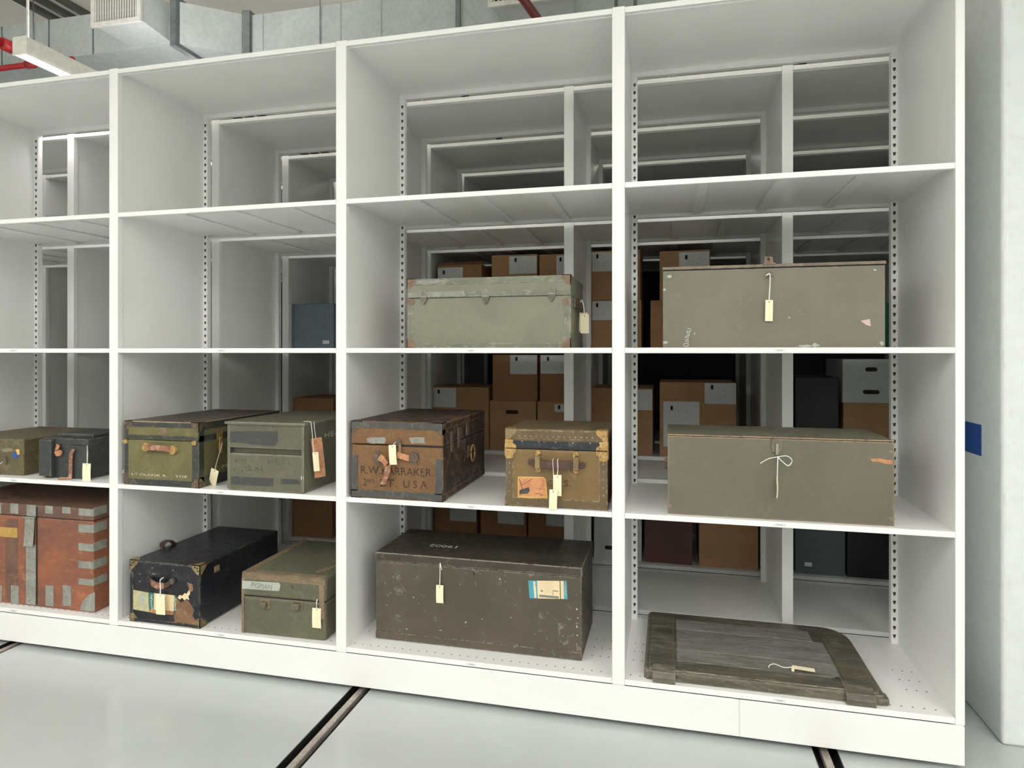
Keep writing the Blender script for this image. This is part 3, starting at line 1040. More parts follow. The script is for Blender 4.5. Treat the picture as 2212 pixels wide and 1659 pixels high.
tag_card('brown leather tag bundle hanging on the side of the metal chest', -1.588, 2.722, 1.098, .050, .185, -.10, .0,
         [(-1.598, 2.72, 1.172), (-1.594, 2.720, 1.13), (-1.588, 2.720, 1.092)], 'leather_o', yaw=.75, curl=.008)
tag_card('cream tag in front of the leather tag on the metal chest', -1.580, 2.700, 1.035, .026, .088, -.08, .0,
         [(-1.640, 2.70, 1.1745), (-1.606, 2.695, 1.175), (-1.597, 2.694, 1.165), (-1.590, 2.696, 1.09), (-1.586, 2.697, 1.03)], yaw=.5, sr=.0016)

# --- black trunk with brass corners
m_t6 = worn('black enamel', (40, 44, 52), (24, 27, 33), (84, 80, 76), .22, (178, 162, 132), .5, (110, 108, 104), .4, .32, 4, seed=10)
m_bare = worn('bare brown fibre', (164, 126, 94), (138, 102, 74), (188, 150, 120), .3, rough=.8, sc=14, seed=11)
T = Trunk('black_trunk', 'black trunk with brass filigree corners and a torn travel sticker', -2.555, -2.162, 2.657, S4, .64, .297)
T.body(m_t6, None, .009)
T.corners('corner_cap', .042, M['brass_dull'])
for (cx, sx) in ((T.a, 1), (T.b, -1)):
    for (fx, fz) in ((.008, .024), (.024, .008), (.012, .012)):
        PR('corner_piercing', blob(cx + sx * fx, T.h - fz, .0055, .004, 8, 3, .2), -.0030, -.0015, M['slot'], T.t)
T.strip('edge_binding', 279, 1236, 288, 1325, m_t6, .003)
T.strip('base_binding', 290, 1334, 430, 1357, m_t6, .003)
x, z = T.f(349, 1258)
RB('handle', spline([(x - .055, -.010, z + .010), (x - .030, -.022, z + .004), (x, -.026, z - .004), (x + .030, -.022, z - .006), (x + .055, -.010, z + .004)]), .024, .006, M['leather_d'], T.t)
RB('handle_wrap', spline([(x - .036, -.0235, z + .004), (x, -.0305, z - .004), (x + .034, -.0245, z - .006)]), .028, .005, M['leather'], T.t)
for dx, dz in ((-.066, .014), (.064, .012)):
    PR('handle_mount', arc(x + dx, z + dz, .014, 0, 2 * PI, 12)[:-1], -.012, .001, M['iron'] if dx > 0 else m_t6, T.t)
pts = []
for u in (302, 330, 334, 375, 380):
    for v in (1240, 1256):
        a_, b_ = T.f(u, v)
        pts.append((a_, 0, b_))
rivets(pts[:6] + [(T.f(329, 1227)[0], 0, T.f(329, 1227)[1]), (T.f(374, 1232)[0], 0, T.f(374, 1232)[1])], .0035, M['galv'], T.t)
st = T.patch('travel_sticker', [(288, 1274), (321, 1280), (322, 1322), (288, 1316)], M['sage'], .001)
T.patch('sticker_band', [(322, 1280), (333, 1281), (332, 1324), (322, 1322)], M['teal_d'], .0011)
T.patch('sticker_paper', [(333, 1281), (377, 1286), (376, 1320), (332, 1318)], M['cream'], .001)
T.patch('sticker_band', [(376.5, 1286), (381, 1287), (380, 1321), (376, 1320)], M['teal_d'], .0011)
T.patch('sticker_stain', [(322, 1316), (376, 1320), (374, 1328), (340, 1326), (322, 1322)], M['leather_o'], .0013)
T.smear('sticker_print', 326.5, 1283, 330, 1321, 14, M['cream'], .0016, 3)
T.smear('sticker_print', 377.5, 1289, 379.5, 1318, 12, M['cream'], .0016, 4)
T.patch('sticker_print_block', blob(306, 1296, 9, 12, 16, 8, .5), M['label_old'], .0013)
T.patch('bare_patch', [(381, 1290), (386, 1297), (392, 1302), (404, 1295), (412, 1305), (420, 1318), (416, 1330), (422, 1340), (432, 1352), (432, 1358), (400, 1352), (378, 1348), (375, 1326), (380, 1320)], m_bare)
T.patch('white_scar', [(384, 1291), (388, 1285), (394, 1287), (399, 1281), (403, 1283), (409, 1274), (411, 1283), (407, 1288), (409, 1296), (403, 1293), (399, 1297), (394, 1291), (389, 1295)], M['cream'], .0012)
T.patch('brown_scar', [(404, 1258), (416, 1262), (418, 1275), (410, 1280), (408, 1270)], m_bare)
B('lid_seam', T.b - .001, T.b + .0012, .05, T.d - .01, T.h - .072, T.h - .066, M['slot'], T.t)
B('side_latch', T.b, T.b + .006, .10, .135, T.h - .065, T.h - .035, M['brass_dull'], T.t, .002)
RB('top_handle', spline([(T.a + .006, .20, T.h), (T.a + .004, .205, T.h + .022), (T.a + .012, .24, T.h + .028), (T.a + .02, .27, T.h)]), .03, .005, M['leather_d'], T.t, Vector((1, 0, 0)))
p0 = on_y(349, 1254, 2.628)
p1 = on_y(347, 1283, 2.632)
tag_card('cream tag hanging from the handle of the black trunk', p1.x, 2.630, p1.z, .052, .098, -.02, .0,
         [(p0.x, 2.640, p0.z + .010), (p0.x, 2.620, p0.z + .004), (p0.x - .002, 2.624, p0.z - .03), (p1.x, 2.629, p1.z - .008)], sr=.0028)

# --- olive fibre box with worn tan edges
m_t7 = worn('olive fibre', (120, 119, 94), (106, 106, 84), (132, 126, 102), .2, (166, 138, 110), .8, (160, 156, 132), .3, .6, 5, seed=12)
m_t7b = worn('rubbed tan binding', (158, 138, 108), (126, 112, 88), (172, 142, 116), .35, (176, 148, 120), .5, rough=.7, sc=10, seed=13)
T = Trunk('fibre_box', 'olive fibre box with tan worn edges and a cloth name strip', -1.935, -1.512, 2.668, S4, .54, .284, math.radians(1.2), 'box')
_, hl = T.f(600, 1292)
T.body(m_t7, hl, .012, None, .0015, .003)
T.band('front_rub', T.a, T.b, T.h - .030, T.h - .004, m_t7b, .0045)
T.band('edge_rub', T.a - .003, T.a + .010, .004, T.h - .03, m_t7b, .0042)
T.band('edge_rub', T.b - .030, T.b - .006, .10, T.h - .02, m_t7b, .0042)
B('top_rub', T.a - .002, T.a + .035, 0, T.d, T.h - .002, T.h + .0012, m_t7b, T.t)
B('top_rub', T.a + .03, T.b - .01, 0, .035, T.h - .002, T.h + .0012, m_t7b, T.t)
bm = bmesh.new()
for k in range(5):
    prism(bm, blob(T.b - .075 + .02 * (k % 3), .09 + .05 * k, .016, .03, 12, 20 + k, .5), T.h - .001, T.h + .0014, 'z')
mesh_obj('paint_loss', bm, m_t7b, T.t)
T.patch('cloth_strip', [(526, 1253), (604, 1258), (607, 1264), (605, 1274), (602, 1276), (526, 1270)], M['label_old'], .0052)
x0_, z0_ = T.f(544, 1270)
x1_, z1_ = T.f(590, 1259)
text('strip_writing', 'PIGMAN', (x0_, x1_, z0_ + .001, z1_ - .002), M['faint_ink'], T.t, 'y', -.0054, -.05, shear=.2)
for u, v in ((573, 1304), (643, 1308)):
    x, z = T.f(u, v)
    B('handle_knob', x - .017, x + .017, -.026, .0, z - .014, z + .014, m_t7, T.t, .006, 2)
    B('knob_plate', x - .024, x + .026, -.005, .001, z - .020, z + .022, m_t7b if u < 600 else m_t7, T.t, .003)
x, z = T.f(633, 1268)
PR('dark_nick', [(x - .008, z + .008), (x + .003, z - .002), (x + .004, z - .006), (x - .002, z - .002)], -.0045, 0, M['slot'], T.t)
p0, p1 = on_y(686, 1294, 2.672), on_y(685, 1313, 2.668)
tag_card('cream tag hanging at the right end of the olive fibre box', p1.x, 2.664, p1.z, .044, .090, .0, .0,
         [(p0.x, 2.672, p0.z), (p0.x, 2.664, p0.z - .01), (p1.x, 2.664, p1.z - .008)], sr=.0024)

# --- grey-green footlocker on the eye-level shelf
m_t8 = worn('grey green paint', (154, 154, 132), (142, 142, 122), (130, 130, 110), .12, None, 0, (174, 172, 152), .2, .6, 4, seed=14)
m_drab = worn('drab latch metal', (122, 120, 102), (100, 98, 84), (150, 148, 130), .25, (190, 188, 170), .5, rough=.4, sc=30, seed=31)
m_t8b = worn('grey green binding', (146, 150, 130), (126, 130, 112), (176, 172, 156), .3, (188, 184, 164), .4, rough=.55, sc=9, seed=15)
T = Trunk('footlocker', 'pale grey-green footlocker with three latches on the eye-level shelf', -1.148, -.407, 2.75, S2, .40, .311)
_, hl = T.f(1050, 641)
T.body(m_t8, hl, .004, None, .001)
T.band('top_band', T.a, T.b, T.h - .028, T.h, m_t8b)
T.band('lid_band', T.a, T.b, hl + .001, hl + .024, m_t8b, .003)
T.band('side_band', T.a, T.a + .028, 0, hl - .002, m_t8b)
T.band('side_band', T.b - .028, T.b, 0, hl - .002, m_t8b)
T.band('base_band', T.a, T.b, 0, .022, m_t8b)
T.patch('bare_metal_strip', [(884, 633), (1002, 628), (1006, 639), (884, 643)], M['galv'], .0036)
T.patch('bare_metal_strip', [(902, 607), (945, 604), (975, 608), (905, 615)], M['galv'], .0025)
T.corners('corner_cap', .040, M['rust'])
for u in (888, 1222):
    x, z = T.f(u, 652)
    PR('corner_clip', blob(x, z, .018, .013, 12, int(u), .15), -.0042, .001, M['rust'], T.t)
for u, v in ((916, 641), (1050, 640), (1192, 634)):
    x, z = T.f(u, v)
    PR('latch_top', [(x - .017, z + .003), (x + .017, z + .003), (x + .015, z + .022), (x + .006, z + .028), (x, z + .033), (x - .006, z + .028), (x - .015, z + .022)], -.007, .001, m_t8b, T.t)
    PR('latch_hook', [(x - .018, z - .003), (x + .018, z - .003), (x + .012, z - .018), (x, z - .036), (x - .012, z - .018)], -.011, .001, m_drab, T.t)
    B('latch_bar', x - .018, x + .018, -.014, -.004, z - .004, z + .002, M['galv'], T.t, .001)
bm_p = [(T.b - .014, 0, .03 + .022 * k) for k in range(9)] + [(T.a + .014, 0, .03 + .022 * k) for k in range(9)]
rivets([(a_, -.002, c_) for a_, _, c_ in bm_p], .003, m_t8b, T.t)
for y0, y1, z0, z1 in ((0, T.d, T.h - .03, T.h), (0, T.d, 0, .022), (0, .03, 0, T.h)):
    T.rband('side_binding', y0, y1, z0, z1, m_t8b)
RB('side_handle', spline([(T.b + .004, .10, .20), (T.b + .02, .13, .19), (T.b + .026, .19, .18), (T.b + .02, .25, .19), (T.b + .004, .28, .20)]), .028, .006, M['leather_d'], T.t)
for yy in (.10, .28):
    B('handle_mount', T.b, T.b + .008, yy - .016, yy + .016, .18, .222, M['iron'], T.t, .003)
tg = tag_card('pair of cream tags hanging from the side handle of the grey-green footlocker', T.x1 + .042, 2.90, S2 + .150, .038, .084, 0, 0,
         [(T.x1 + .018, 2.92, S2 + .195), (T.x1 + .026, 2.90, S2 + .215), (T.x1 + .036, 2.895, S2 + .195), (T.x1 + .042, 2.898, S2 + .144)], sr=.0022)

c2 = data_obj('card', tg.children[0].data, None, tg)
c2.location = (-.006, .006, .008)
c2.rotation_euler = (0, .03, -.25)

# --- brown trunk with lettering
m_t9 = worn('brown canvas', (152, 113, 72), (130, 96, 62), (160, 124, 86), .15, None, 0, (110, 80, 52), .4, .75, 5, seed=16)
m_t9s = worn('dark scuffed side', (74, 54, 38), (40, 31, 24), (140, 108, 84), .42, (186, 156, 128), .7, rough=.5, sc=5, seed=17)
m_t9b = worn('slate binding', (96, 94, 90), (80, 78, 76), (128, 122, 114), .2, (150, 140, 128), .3, rough=.5, sc=10, seed=18)
m_t9c = worn('brown iron corner', (128, 108, 90), (100, 84, 70), (140, 118, 98), .25, rough=.5, sc=22, seed=19)
T = Trunk('lettered_trunk', 'brown trunk with black hand lettering and a broken leather handle', -1.371, -.945, 2.650, S3, .65, .338)
_, hl = T.f(860, 962)
B('body', T.a, T.b, 0, T.d, 0, hl - .003, m_t9, T.t, .006)
B('body_side_cover', T.b - .004, T.b + .0012, .003, T.d - .003, .003, hl - .006, m_t9s, T.t)
lidb = B('lid', T.a - .001, T.b + .001, -.001, T.d, hl + .001, T.h, m_t9, T.t, .006)
B('lid_side_cover', T.b - .004, T.b + .0022, .003, T.d - .003, hl + .004, T.h - .004, m_t9s, T.t)
B('lid_top_cover', T.a + .003, T.b - .003, .003, T.d - .003, T.h - .004, T.h + .0012, m_t9s, T.t)
B('lid_gap', T.a + .18, T.b + .002, -.002, T.d - .004, hl - .004, hl + .004, M['slot'], T.t)
T.band('top_band', T.a, T.b, T.h - .030, T.h - .002, m_t9b, .003)
T.band('lid_band', T.a, T.b, hl + .004, hl + .030, m_t9, .0022)
T.patch('bare_band', [(792, 947), (803, 944), (818, 945), (832, 944), (834, 951), (831, 958), (815, 957), (806, 959), (795, 955)], M['galv'], .0030)
T.patch('bare_band', [(884, 946), (900, 944), (918, 945), (917, 953), (921, 958), (902, 957), (890, 958), (886, 952)], M['galv'], .0030)
T.band('side_band', T.a, T.a + .030, .03, hl - .05, m_t9b, .003)
T.band('side_band', T.b - .032, T.b, .03, hl - .055, m_t9b, .003)
T.band('base_band', T.a, T.b, .006, .036, m_t9b, .003)
for y0, y1, z0, z1 in ((0, T.d, .004, .03), (0, T.d, T.h - .028, T.h - .002), (0, .03, .03, hl - .05)):
    T.rband('side_binding', y0, y1, z0, z1, m_t9s, .003)
T.corners('corner_cap', .050, m_t9c)
x, z = T.f(861, 955)
PR('lock_plate', blob(x, z, .018, .016, 14, 9, .15), -.008, .001, m_t9c, T.t)
B('lock_hasp', x + .004, x + .016, -.012, -.002, z - .045, z - .005, M['brass_dull'], T.t, .002)
mounts = [T.f(816, 989), T.f(895, 988)]
for (x, z), r_ in zip(mounts, (.020, .022)):
    PR('handle_mount', arc(x, z, r_, 0, 2 * PI, 16)[:-1], -.010, .001, m_t9c, T.t)
    PR('mount_plate', blob(x + .003, z + .022, .016, .012, 10, 2, .2), -.004, .001, m_t9c, T.t)
    PR('mount_plate', blob(x + .004, z - .026, .014, .010, 10, 3, .2), -.004, .001, m_t9c, T.t)
rivets([(x, -.010, z) for x, z in mounts], .005, M['iron'], T.t)
(xa, za), (xb, zb), (xc, zc), (xe, ze) = T.f(824, 986), T.f(838, 997), T.f(841, 1010), T.f(831, 1044)
RB('broken_handle', spline([(xa - .004, -.012, za), ((xa + xb) / 2, -.018, (za + zb) / 2), (xb + .004, -.022, zb - .010)]), [.030] * 7 + [.024] * 6, .006, M['leather_o'], T.t, Vector((.6, -.1, .8)).normalized())
RB('broken_handle_strap', spline([(xc + .004, -.026, zc + .014), (xc + .002, -.026, zc - .02), ((xc + xe) / 2, -.022, (zc + ze) / 2 - .01), (xe, -.016, ze)]), .027, .006, M['leather'], T.t, Vector((1, 0, .2)).normalized())
(xa, za), (xb, zb) = T.f(862, 981), T.f(886, 989)
RB('broken_handle_end', [(xa, -.016, za), ((xa + xb) / 2, -.018, (za + zb) / 2), (xb, -.012, zb)], .026, .006, M['leather_o'], T.t)
x0_, z0_ = T.f(780, 1022)
x1_, z1_ = T.f(936, 1030)
text('lettering', 'R.W.KARRAKER.', (x0_, x1_, z1_ - .0, z1_ + .034), M['old_ink'], T.t, 'y', -.0006, jit=.0011)
x0_, z0_ = T.f(785, 1048)
text('lettering', '2', (x0_, x0_ + .017, z0_ - .002, z0_ + .030), M['old_ink'], T.t, 'y', -.0006, jit=.0011)
text('lettering', 'ND', (x0_ + .020, x0_ + .052, z0_ + .012, z0_ + .028), M['old_ink'], T.t, 'y', -.0006, jit=.0011)
xl, zl_ = T.f(822, 1050)
text('lettering', 'LT.', (xl, xl + .080, zl_ - .002, zl_ + .032), M['old_ink'], T.t, 'y', -.0006, jit=.0011)
xu0, zu = T.f(872, 1052)
xu1, _ = T.f(923, 1050)
text('lettering', 'U S A', (xu0, xu1, zu - .002, zu + .030), M['old_ink'], T.t, 'y', -.0006, jit=.0011)
for yy, zz in ((.10, hl + .01), (.20, hl + .015)):
    B('side_latch', T.b + .002, T.b + .012, yy - .012, yy + .012, zz - .045, zz + .045, m_t9c, T.t, .003)
for yy, zz in ((.34, T.h - .06), (.36, hl - .07)):
    B('side_mount', T.b + .002, T.b + .010, yy - .022, yy + .022, zz - .03, zz + .03, m_t9c, T.t, .004)
TU('side_ring', [(T.b + .014, .40 + .03 * math.cos(t_), hl - .085 + .04 * math.sin(t_)) for t_ in [2 * PI * k / 16 for k in range(17)]], .004, M['brass'], T.t)
p0 = on_y(849, 961, 2.632)
tag_card('cream tag hanging over the lock of the lettered brown trunk', p0.x - .003, 2.630, p0.z, .034, .086, -.06, 0,
         [(p0.x + .010, 2.642, p0.z + .012), (p0.x + .004, 2.632, p0.z + .004), (p0.x - .002, 2.629, p0.z - .006)], sr=.0014)

# --- tan trunk with brass corners and orange sticker
m_t10 = worn('tan fibre', (150, 122, 74), (134, 106, 64), (162, 134, 90), .12, (176, 150, 112), .5, rough=.6, sc=5, seed=20)
m_t10b = worn('tan edge binding', (126, 106, 72), (108, 90, 60), (150, 128, 92), .2, (216, 192, 154), .5, rough=.5, sc=8, seed=21)
m_blk = worn('black lacquer band', (52, 56, 62), (40, 44, 50), (110, 110, 108), .22, rough=.4, sc=14, seed=22)
T = Trunk('brass_cornered_trunk', 'tan trunk with brass corners, black band and orange sticker', -.667, -.243, 2.663, S3, .36, .324, math.radians(1.0))
_, hl = T.f(1200, 971)
T.body(m_t10, hl, .010, m_t10b, .001)
T.band('lid_band', T.a + .01, T.b - .01, hl + .001, hl + .033, m_blk, .003)
T.band('side_binding', T.a, T.a + .032, .004, hl - .004, m_t10b)
T.band('side_binding', T.b - .034, T.b, .004, hl - .004, m_t10b)
T.band('base_binding', T.a, T.b, .003, .036, m_t10b, .0025)
T.band('top_binding', T.a, T.b, T.h - .042, T.h - .006, m_t10b, .0025)
for x, sx in ((T.a, 1), (T.b, -1)):
    corner_cap('corner_cap', x, 0, T.h, sx, 1, -1, .044, M['brass_dull'] if sx > 0 else M['brass'], T.t, .003)
    corner_cap('corner_cap', x, 0, .002, sx, 1, 1, .034, m_t10b, T.t, .003)
    PR('clasp_upper', [(x, hl + .002), (x + sx * .046, hl + .002), (x + sx * .044, hl + .014), (x + sx * .030, hl + .022), (x + sx * .034, hl + .036), (x, hl + .038)], -.006, .001, M['brass'], T.t)
    PR('clasp_lower', [(x, hl - .002), (x + sx * .048, hl - .002), (x + sx * .046, hl - .014), (x + sx * .034, hl - .022), (x + sx * .032, hl - .040), (x + sx * .01, hl - .044), (x, hl - .038)], -.006, .001, M['brass'], T.t)
    B('clasp_side', x - (.004 if sx > 0 else -.0), x + (.0 if sx > 0 else .004), -.004, .045, hl - .035, hl + .035, M['brass'], T.t, .001)
rv = [(T.a + .06 + (T.w - .12) * k / 13, -.0025, T.h - .030) for k in range(14)]
rv += [(T.a + .016, -.002, .06 + .04 * k) for k in range(4)] + [(T.b - .016, -.002, .06 + .032 * k) for k in range(5)]
rv += [(T.a + .07 + (T.w - .14) * k / 4, -.003, hl + .030) for k in range(5)]
rivets(rv, .0035, M['galv'], T.t)
x, z = T.f(1202, 1001)
RB('handle', spline([(x - .118, -.004, z + .003), (x - .09, -.010, z + .002), (x - .05, -.024, z), (x, -.030, z - .001), (x + .05, -.024, z), (x + .09, -.010, z - .002), (x + .118, -.004, z - .004)]),
   [.008] + [.022] * 6 + [.030] * 24 + [.022] * 5 + [.008], .008, M['leather_d'], T.t)
for dx in (-.076, .082):
    B('handle_loop', x + dx - .011, x + dx + .011, -.026, -.010, z - .022, z + .030, M['brass_dull'], T.t, .003)
    PR('loop_plate', arc(x + dx, z + .040, .012, 0, PI, 8) + [(x + dx - .012, z + .025)], -.010, .001, M['brass'], T.t)
    PR('loop_plate', arc(x + dx, z - .026, .012, PI, 2 * PI, 8) + [(x + dx + .012, z - .018)], -.010, .001, M['brass'], T.t)
T.patch('sticker_edge', [(1119, 1029), (1174, 1030), (1179, 1035), (1183, 1076), (1119, 1075)], M['gold'], .0012)
T.patch('orange_sticker', [(1121, 1031), (1173, 1032), (1178, 1037), (1180, 1073), (1121, 1072)], M['orange'], .0018)
T.patch('sticker_scene', [(1123, 1058), (1143, 1052), (1145, 1060), (1140, 1066), (1123, 1067)], m_dark, .0022)
(xa, za), (xb, zb), (xc, zc) = T.f(1122, 1034), T.f(1127, 1048), T.f(1150, 1033)
TU('sticker_line', [(xa, -.002, za), (xb, -.002, zb), (xb + .004, -.002, zb - .018)], .0011, M['ink'], T.t, 6)
TU('sticker_line', [(xb, -.002, zb), (xb + .02, -.002, zb + .012), (xc, -.002, zc)], .0008, M['ink'], T.t, 6)
bm = bmesh.new()
rnd = random.Random(5)
for u_, v_, a_, b_ in ((1164, 1056.5, .016, .0008), (1157, 1055, .003, .002), (1168, 1056, .003, .0022), (1175, 1057, .0015, .004), (1161, 1066, .013, .002), (1170, 1069, .006, .002), (1148, 1058, .004, .0012)):
    xa, za = T.f(u_, v_)
    prism(bm, blob(xa, za, a_, b_, 12, int(u_), .4), -.0021, -.001)
stuff(mesh_obj('sticker_print', bm, M['leather'], T.t))
xp, zp = T.f(1183, 1050)
text('initial', 'C.', (xp, xp + .022, zp, zp + .026), M['old_ink'], T.t, 'y', -.0006, jit=.0011)
xp, zp = T.f(1218, 1050)
text('initial', 'S.', (xp, xp + .030, zp, zp + .024), M['old_ink'], T.t, 'y', -.0006, jit=.0011)
p0, p1 = on_y(1205, 995, 2.634), on_y(1204, 1026, 2.640)
tag_card('upper cream tag on the handle of the tan brass-cornered trunk', p1.x, 2.640, p1.z, .034, .086, 0, 0,
         [(p0.x, 2.645, p0.z + .006), (p0.x, 2.626, p0.z), (p0.x + .001, 2.630, p0.z - .03), (p1.x, 2.638, p1.z - .006)], sr=.0018)
p0, p1 = on_y(1195, 995, 2.634), on_y(1197, 1056, 2.650)
tag_card('lower cream tag overhanging the shelf edge below the tan trunk', p1.x, 2.634, p1.z, .033, .082, .03, 0,
         [(p0.x, 2.645, p0.z + .006), (p0.x, 2.626, p0.z), (p0.x + .001, 2.632, p0.z - .05), (p1.x, 2.633, p1.z - .006)], sr=.0014)

# --- large dark olive chest on the bottom shelf
m_t11 = worn('dark olive brown paint', (108, 98, 82), (94, 86, 72), (168, 164, 150), .06, (196, 186, 168), .40, (176, 172, 158), .35, .42, 3, 26, seed=23)
m_t11l = worn('dark chest lid', (88, 80, 66), (62, 56, 46), (128, 112, 96), .18, (206, 198, 180), .75, (140, 130, 116), .3, .36, 3, 20, seed=24)
T = Trunk('wooden_chest', 'large dark olive-brown chest with a blue and cream shipping label', -1.305, -.360, 2.757, S4, .40, .396, 0, 'chest')
T.body(m_t11, T.h - .040, .004, m_t11l, .0015, .003)
T.band('base_batten', T.a, T.b, .003, .036, m_t11, .003)
x, z = T.f(1024, 1239)
PR('keyhole', [(x - .0035, z + .008), (x + .0035, z + .008), (x + .0022, z - .010), (x - .0022, z - .010)], -.0012, .001, M['slot'], T.t)
rivets([(T.f(u, v)[0], 0, T.f(u, v)[1]) for u, v in ((1007, 1239), (1040, 1241), (1007, 1222), (1042, 1226))], .005, M['iron'], T.t)
lb = T.patch('shipping_label', [(1141, 1254), (1224, 1255), (1226, 1294), (1144, 1292)], M['cream'], .001)
T.patch('label_band', [(1141, 1254), (1160, 1254), (1162, 1292), (1144, 1292)], M['teal'], .0014)
T.patch('label_band', [(1217.5, 1255), (1224, 1255), (1226, 1294), (1218.5, 1294)], M['teal'], .0014)
T.patch('label_rule', [(1209, 1255), (1210.4, 1255), (1211.6, 1293.5), (1210.2, 1293.5)], M['ink'], .0014)
zig = [T.f((1219.4 if k % 2 else 1223.4) + .06 * k, 1260 + 2.1 * k) for k in range(13)]
TU('label_print', [(a_, -.0016, b_) for a_, b_ in zig], .0011, M['cream'], T.t, 5)
T.patch('label_strip', [(1152.4, 1255.5), (1156.2, 1255.5), (1156.6, 1266), (1157.8, 1267), (1159, 1291), (1154.6, 1291), (1152.6, 1268)], M['cream'], .0018)
bm = bmesh.new()
for u0, v0, u1, v1 in ((1165, 1288, 1207, 1289.2), (1194, 1276, 1195.3, 1285), (1194, 1276, 1206, 1277), (1168, 1275, 1173, 1277.5)):
    (xa, za), (xb, zb) = T.f(u0, v1), T.f(u1, v0)
    box(bm, xa, xb, -.0016, -.0008, za, zb)
stuff(mesh_obj('label_lines', bm, M['faint_ink'], T.t))
xa, ya = T.top(926, 1180)
xb, yb = T.top(998, 1172)
text('chalk_number', '19002', (xa, xb, ya - .002, ya + .035), M['chalk'], T.t, 'z', T.h, PI)
bm = bmesh.new()
rnd = random.Random(7)
for k in range(11):
    xx, zz = rnd.uniform(T.a + .02, T.b - .02), rnd.uniform(.02, T.h - .06)
    prism(bm, blob(xx, zz, rnd.uniform(.0015, .006), rnd.uniform(.001, .003), 9, k, .7), -.0006, .001)
for k in range(5):
    prism(bm, blob(T.b - .02 + .002 * (k % 2), .07 + .037 * k, .0025, .002 + .0006 * k, 7, 90 + k, .7), -.0006, .001)
stuff(mesh_obj('paint_chips', bm, M['chalk'], T.t))
p0, p1 = on_y(951, 1217, 2.748), on_y(950, 1264, 2.75)
tag_card('cream tag hanging on the front of the large dark olive-brown chest', p1.x, 2.750, p1.z, .034, .080, .0, 0,
         [(p0.x + .006, 2.752, p0.z - .03), (p0.x + .004, 2.746, p0.z - .012), (p0.x, 2.746, p0.z), (p0.x - .001, 2.748, p0.z - .05), (p1.x, 2.749, p1.z - .006)], sr=.002)

# --- olive chest on the eye-level shelf
m_t12 = worn('olive drab paint', (142, 138, 118), (130, 126, 108), (150, 140, 124), .10, (196, 186, 166), .25, (188, 186, 172), .22, .5, 4, 24, seed=25)
m_t12l = worn('olive lid rim', (148, 140, 120), (120, 112, 96), (170, 140, 116), .3, (190, 160, 136), .5, rough=.55, sc=10, seed=26)
T = Trunk('wooden_chest', 'olive drab chest with a raised hasp on the eye-level shelf', -.024, .789, 2.705, S2, .36, .326, 0, 'chest')
T.body(m_t12, T.h - .012, .003, m_t12l, .004, .003)
x, z = T.f(1662, 566)
hp = B('hasp_plate', x - .022, x + .022, -.006, .030, T.h - .002, T.h + .005, M['rust'], T.t, .001)
PR('hasp_flap', [(x - .017, T.h + .004), (x + .015, T.h + .004), (x + .012, T.h + .028), (x - .018, T.h + .030)], .0, .004, M['rust'], T.t)
PR('hasp_slot', arc(x - .003, T.h + .019, .0055, 0, 2 * PI, 10)[:-1], -.0006, .002, M['slot'], T.t)
x, z = T.f(1662, 593)
PR('staple_plate', blob(x, z, .020, .016, 14, 6, .15), -.003, .001, m_t12l, T.t)
TU('staple', spline([(x - .010, 0, z - .004), (x - .008, -.014, z - .004), (x + .008, -.014, z - .004), (x + .010, 0, z - .004)]), .003, M['galv'], T.t)
T.patch('pink_paper_scrap', [(1859, 693), (1879, 689), (1881, 705), (1871, 702)], plain('pink paper', (208, 180, 178), .8), .001)
for k_, pl in enumerate(([(315, 115), (465, 125), (440, 225), (285, 215), (320, 300), (420, 290), (380, 400), (285, 350)],
                         [(400, 330), (375, 450), (255, 440), (215, 520), (340, 520), (350, 590), (200, 640), (290, 700), (345, 690)],
                         [(350, 620), (340, 790), (170, 790), (150, 890), (370, 900), (340, 800)])):
    q_ = [T.f(1470 + x_ / 21.2, 705 + y_ / 21.2) for x_, y_ in pl]
    TU('chalk_scrawl', spline([(a_, -.0005, max(b_, .003)) for a_, b_ in q_], 3), .0012, M['chalk'], T.t, 5)
for u, v, r_ in ((1447, 597, .012), (1436, 740, .010), (1890, 583, .006), (1905, 742, .010), (1434, 626, .007), (1740, 748, .02), (1763, 746, .012), (1705, 686, .004), (1500, 721, .004)):
    x, z = T.f(u, v)
    z = max(z, .006)
    x = max(min(x, T.b - r_), T.a + r_)
    PR('bare_chip', blob(x, z, r_, min(r_ * .6, z - .001), 10, u, .5), -.0006, .001, M['label_old'], T.t)
p0, p1 = on_y(1662, 592, 2.69), on_y(1661, 648, 2.694)
tag_card('cream tag hanging from the staple of the eye-level olive chest', p1.x + .001, 2.693, p1.z, .028, .082, .02, 0,
         [(p0.x - .012, 2.686, p0.z - .006), (p0.x, 2.683, p0.z), (p0.x + .002, 2.688, p0.z - .03), (p1.x, 2.692, p1.z - .006)], sr=.0022)

# --- olive chest one shelf lower
m_t13 = worn('dark olive drab paint', (128, 124, 104), (116, 112, 94), (138, 130, 112), .08, (206, 166, 128), .8, (176, 172, 156), .22, .5, 3, 24, seed=27)
T = Trunk('wooden_chest', 'olive drab chest with a white bow of string on the middle right shelf', -.005, .810, 2.672, S3, .36, .318, 0, 'chest')
T.body(m_t13, T.h - .005, .003, None, .002, .001)
x, z = T.f(1677, 962)
PR('hasp', [(x - .017, z + .026), (x + .018, z + .026), (x + .020, z - .004), (x + .012, z - .024), (x - .014, z - .024), (x - .018, z - .002)], -.006, .001, m_t12l, T.t)
B('hasp_bar', x - .004, x + .006, -.016, -.004, z - .034, z + .008, M['galv'], T.t, .002)
T.patch('bare_wood_scar', [(1880, 992), (1900, 990), (1916, 994), (1929, 993), (1929, 1003), (1914, 1002), (1900, 998), (1884, 997)], M['leather_o'])
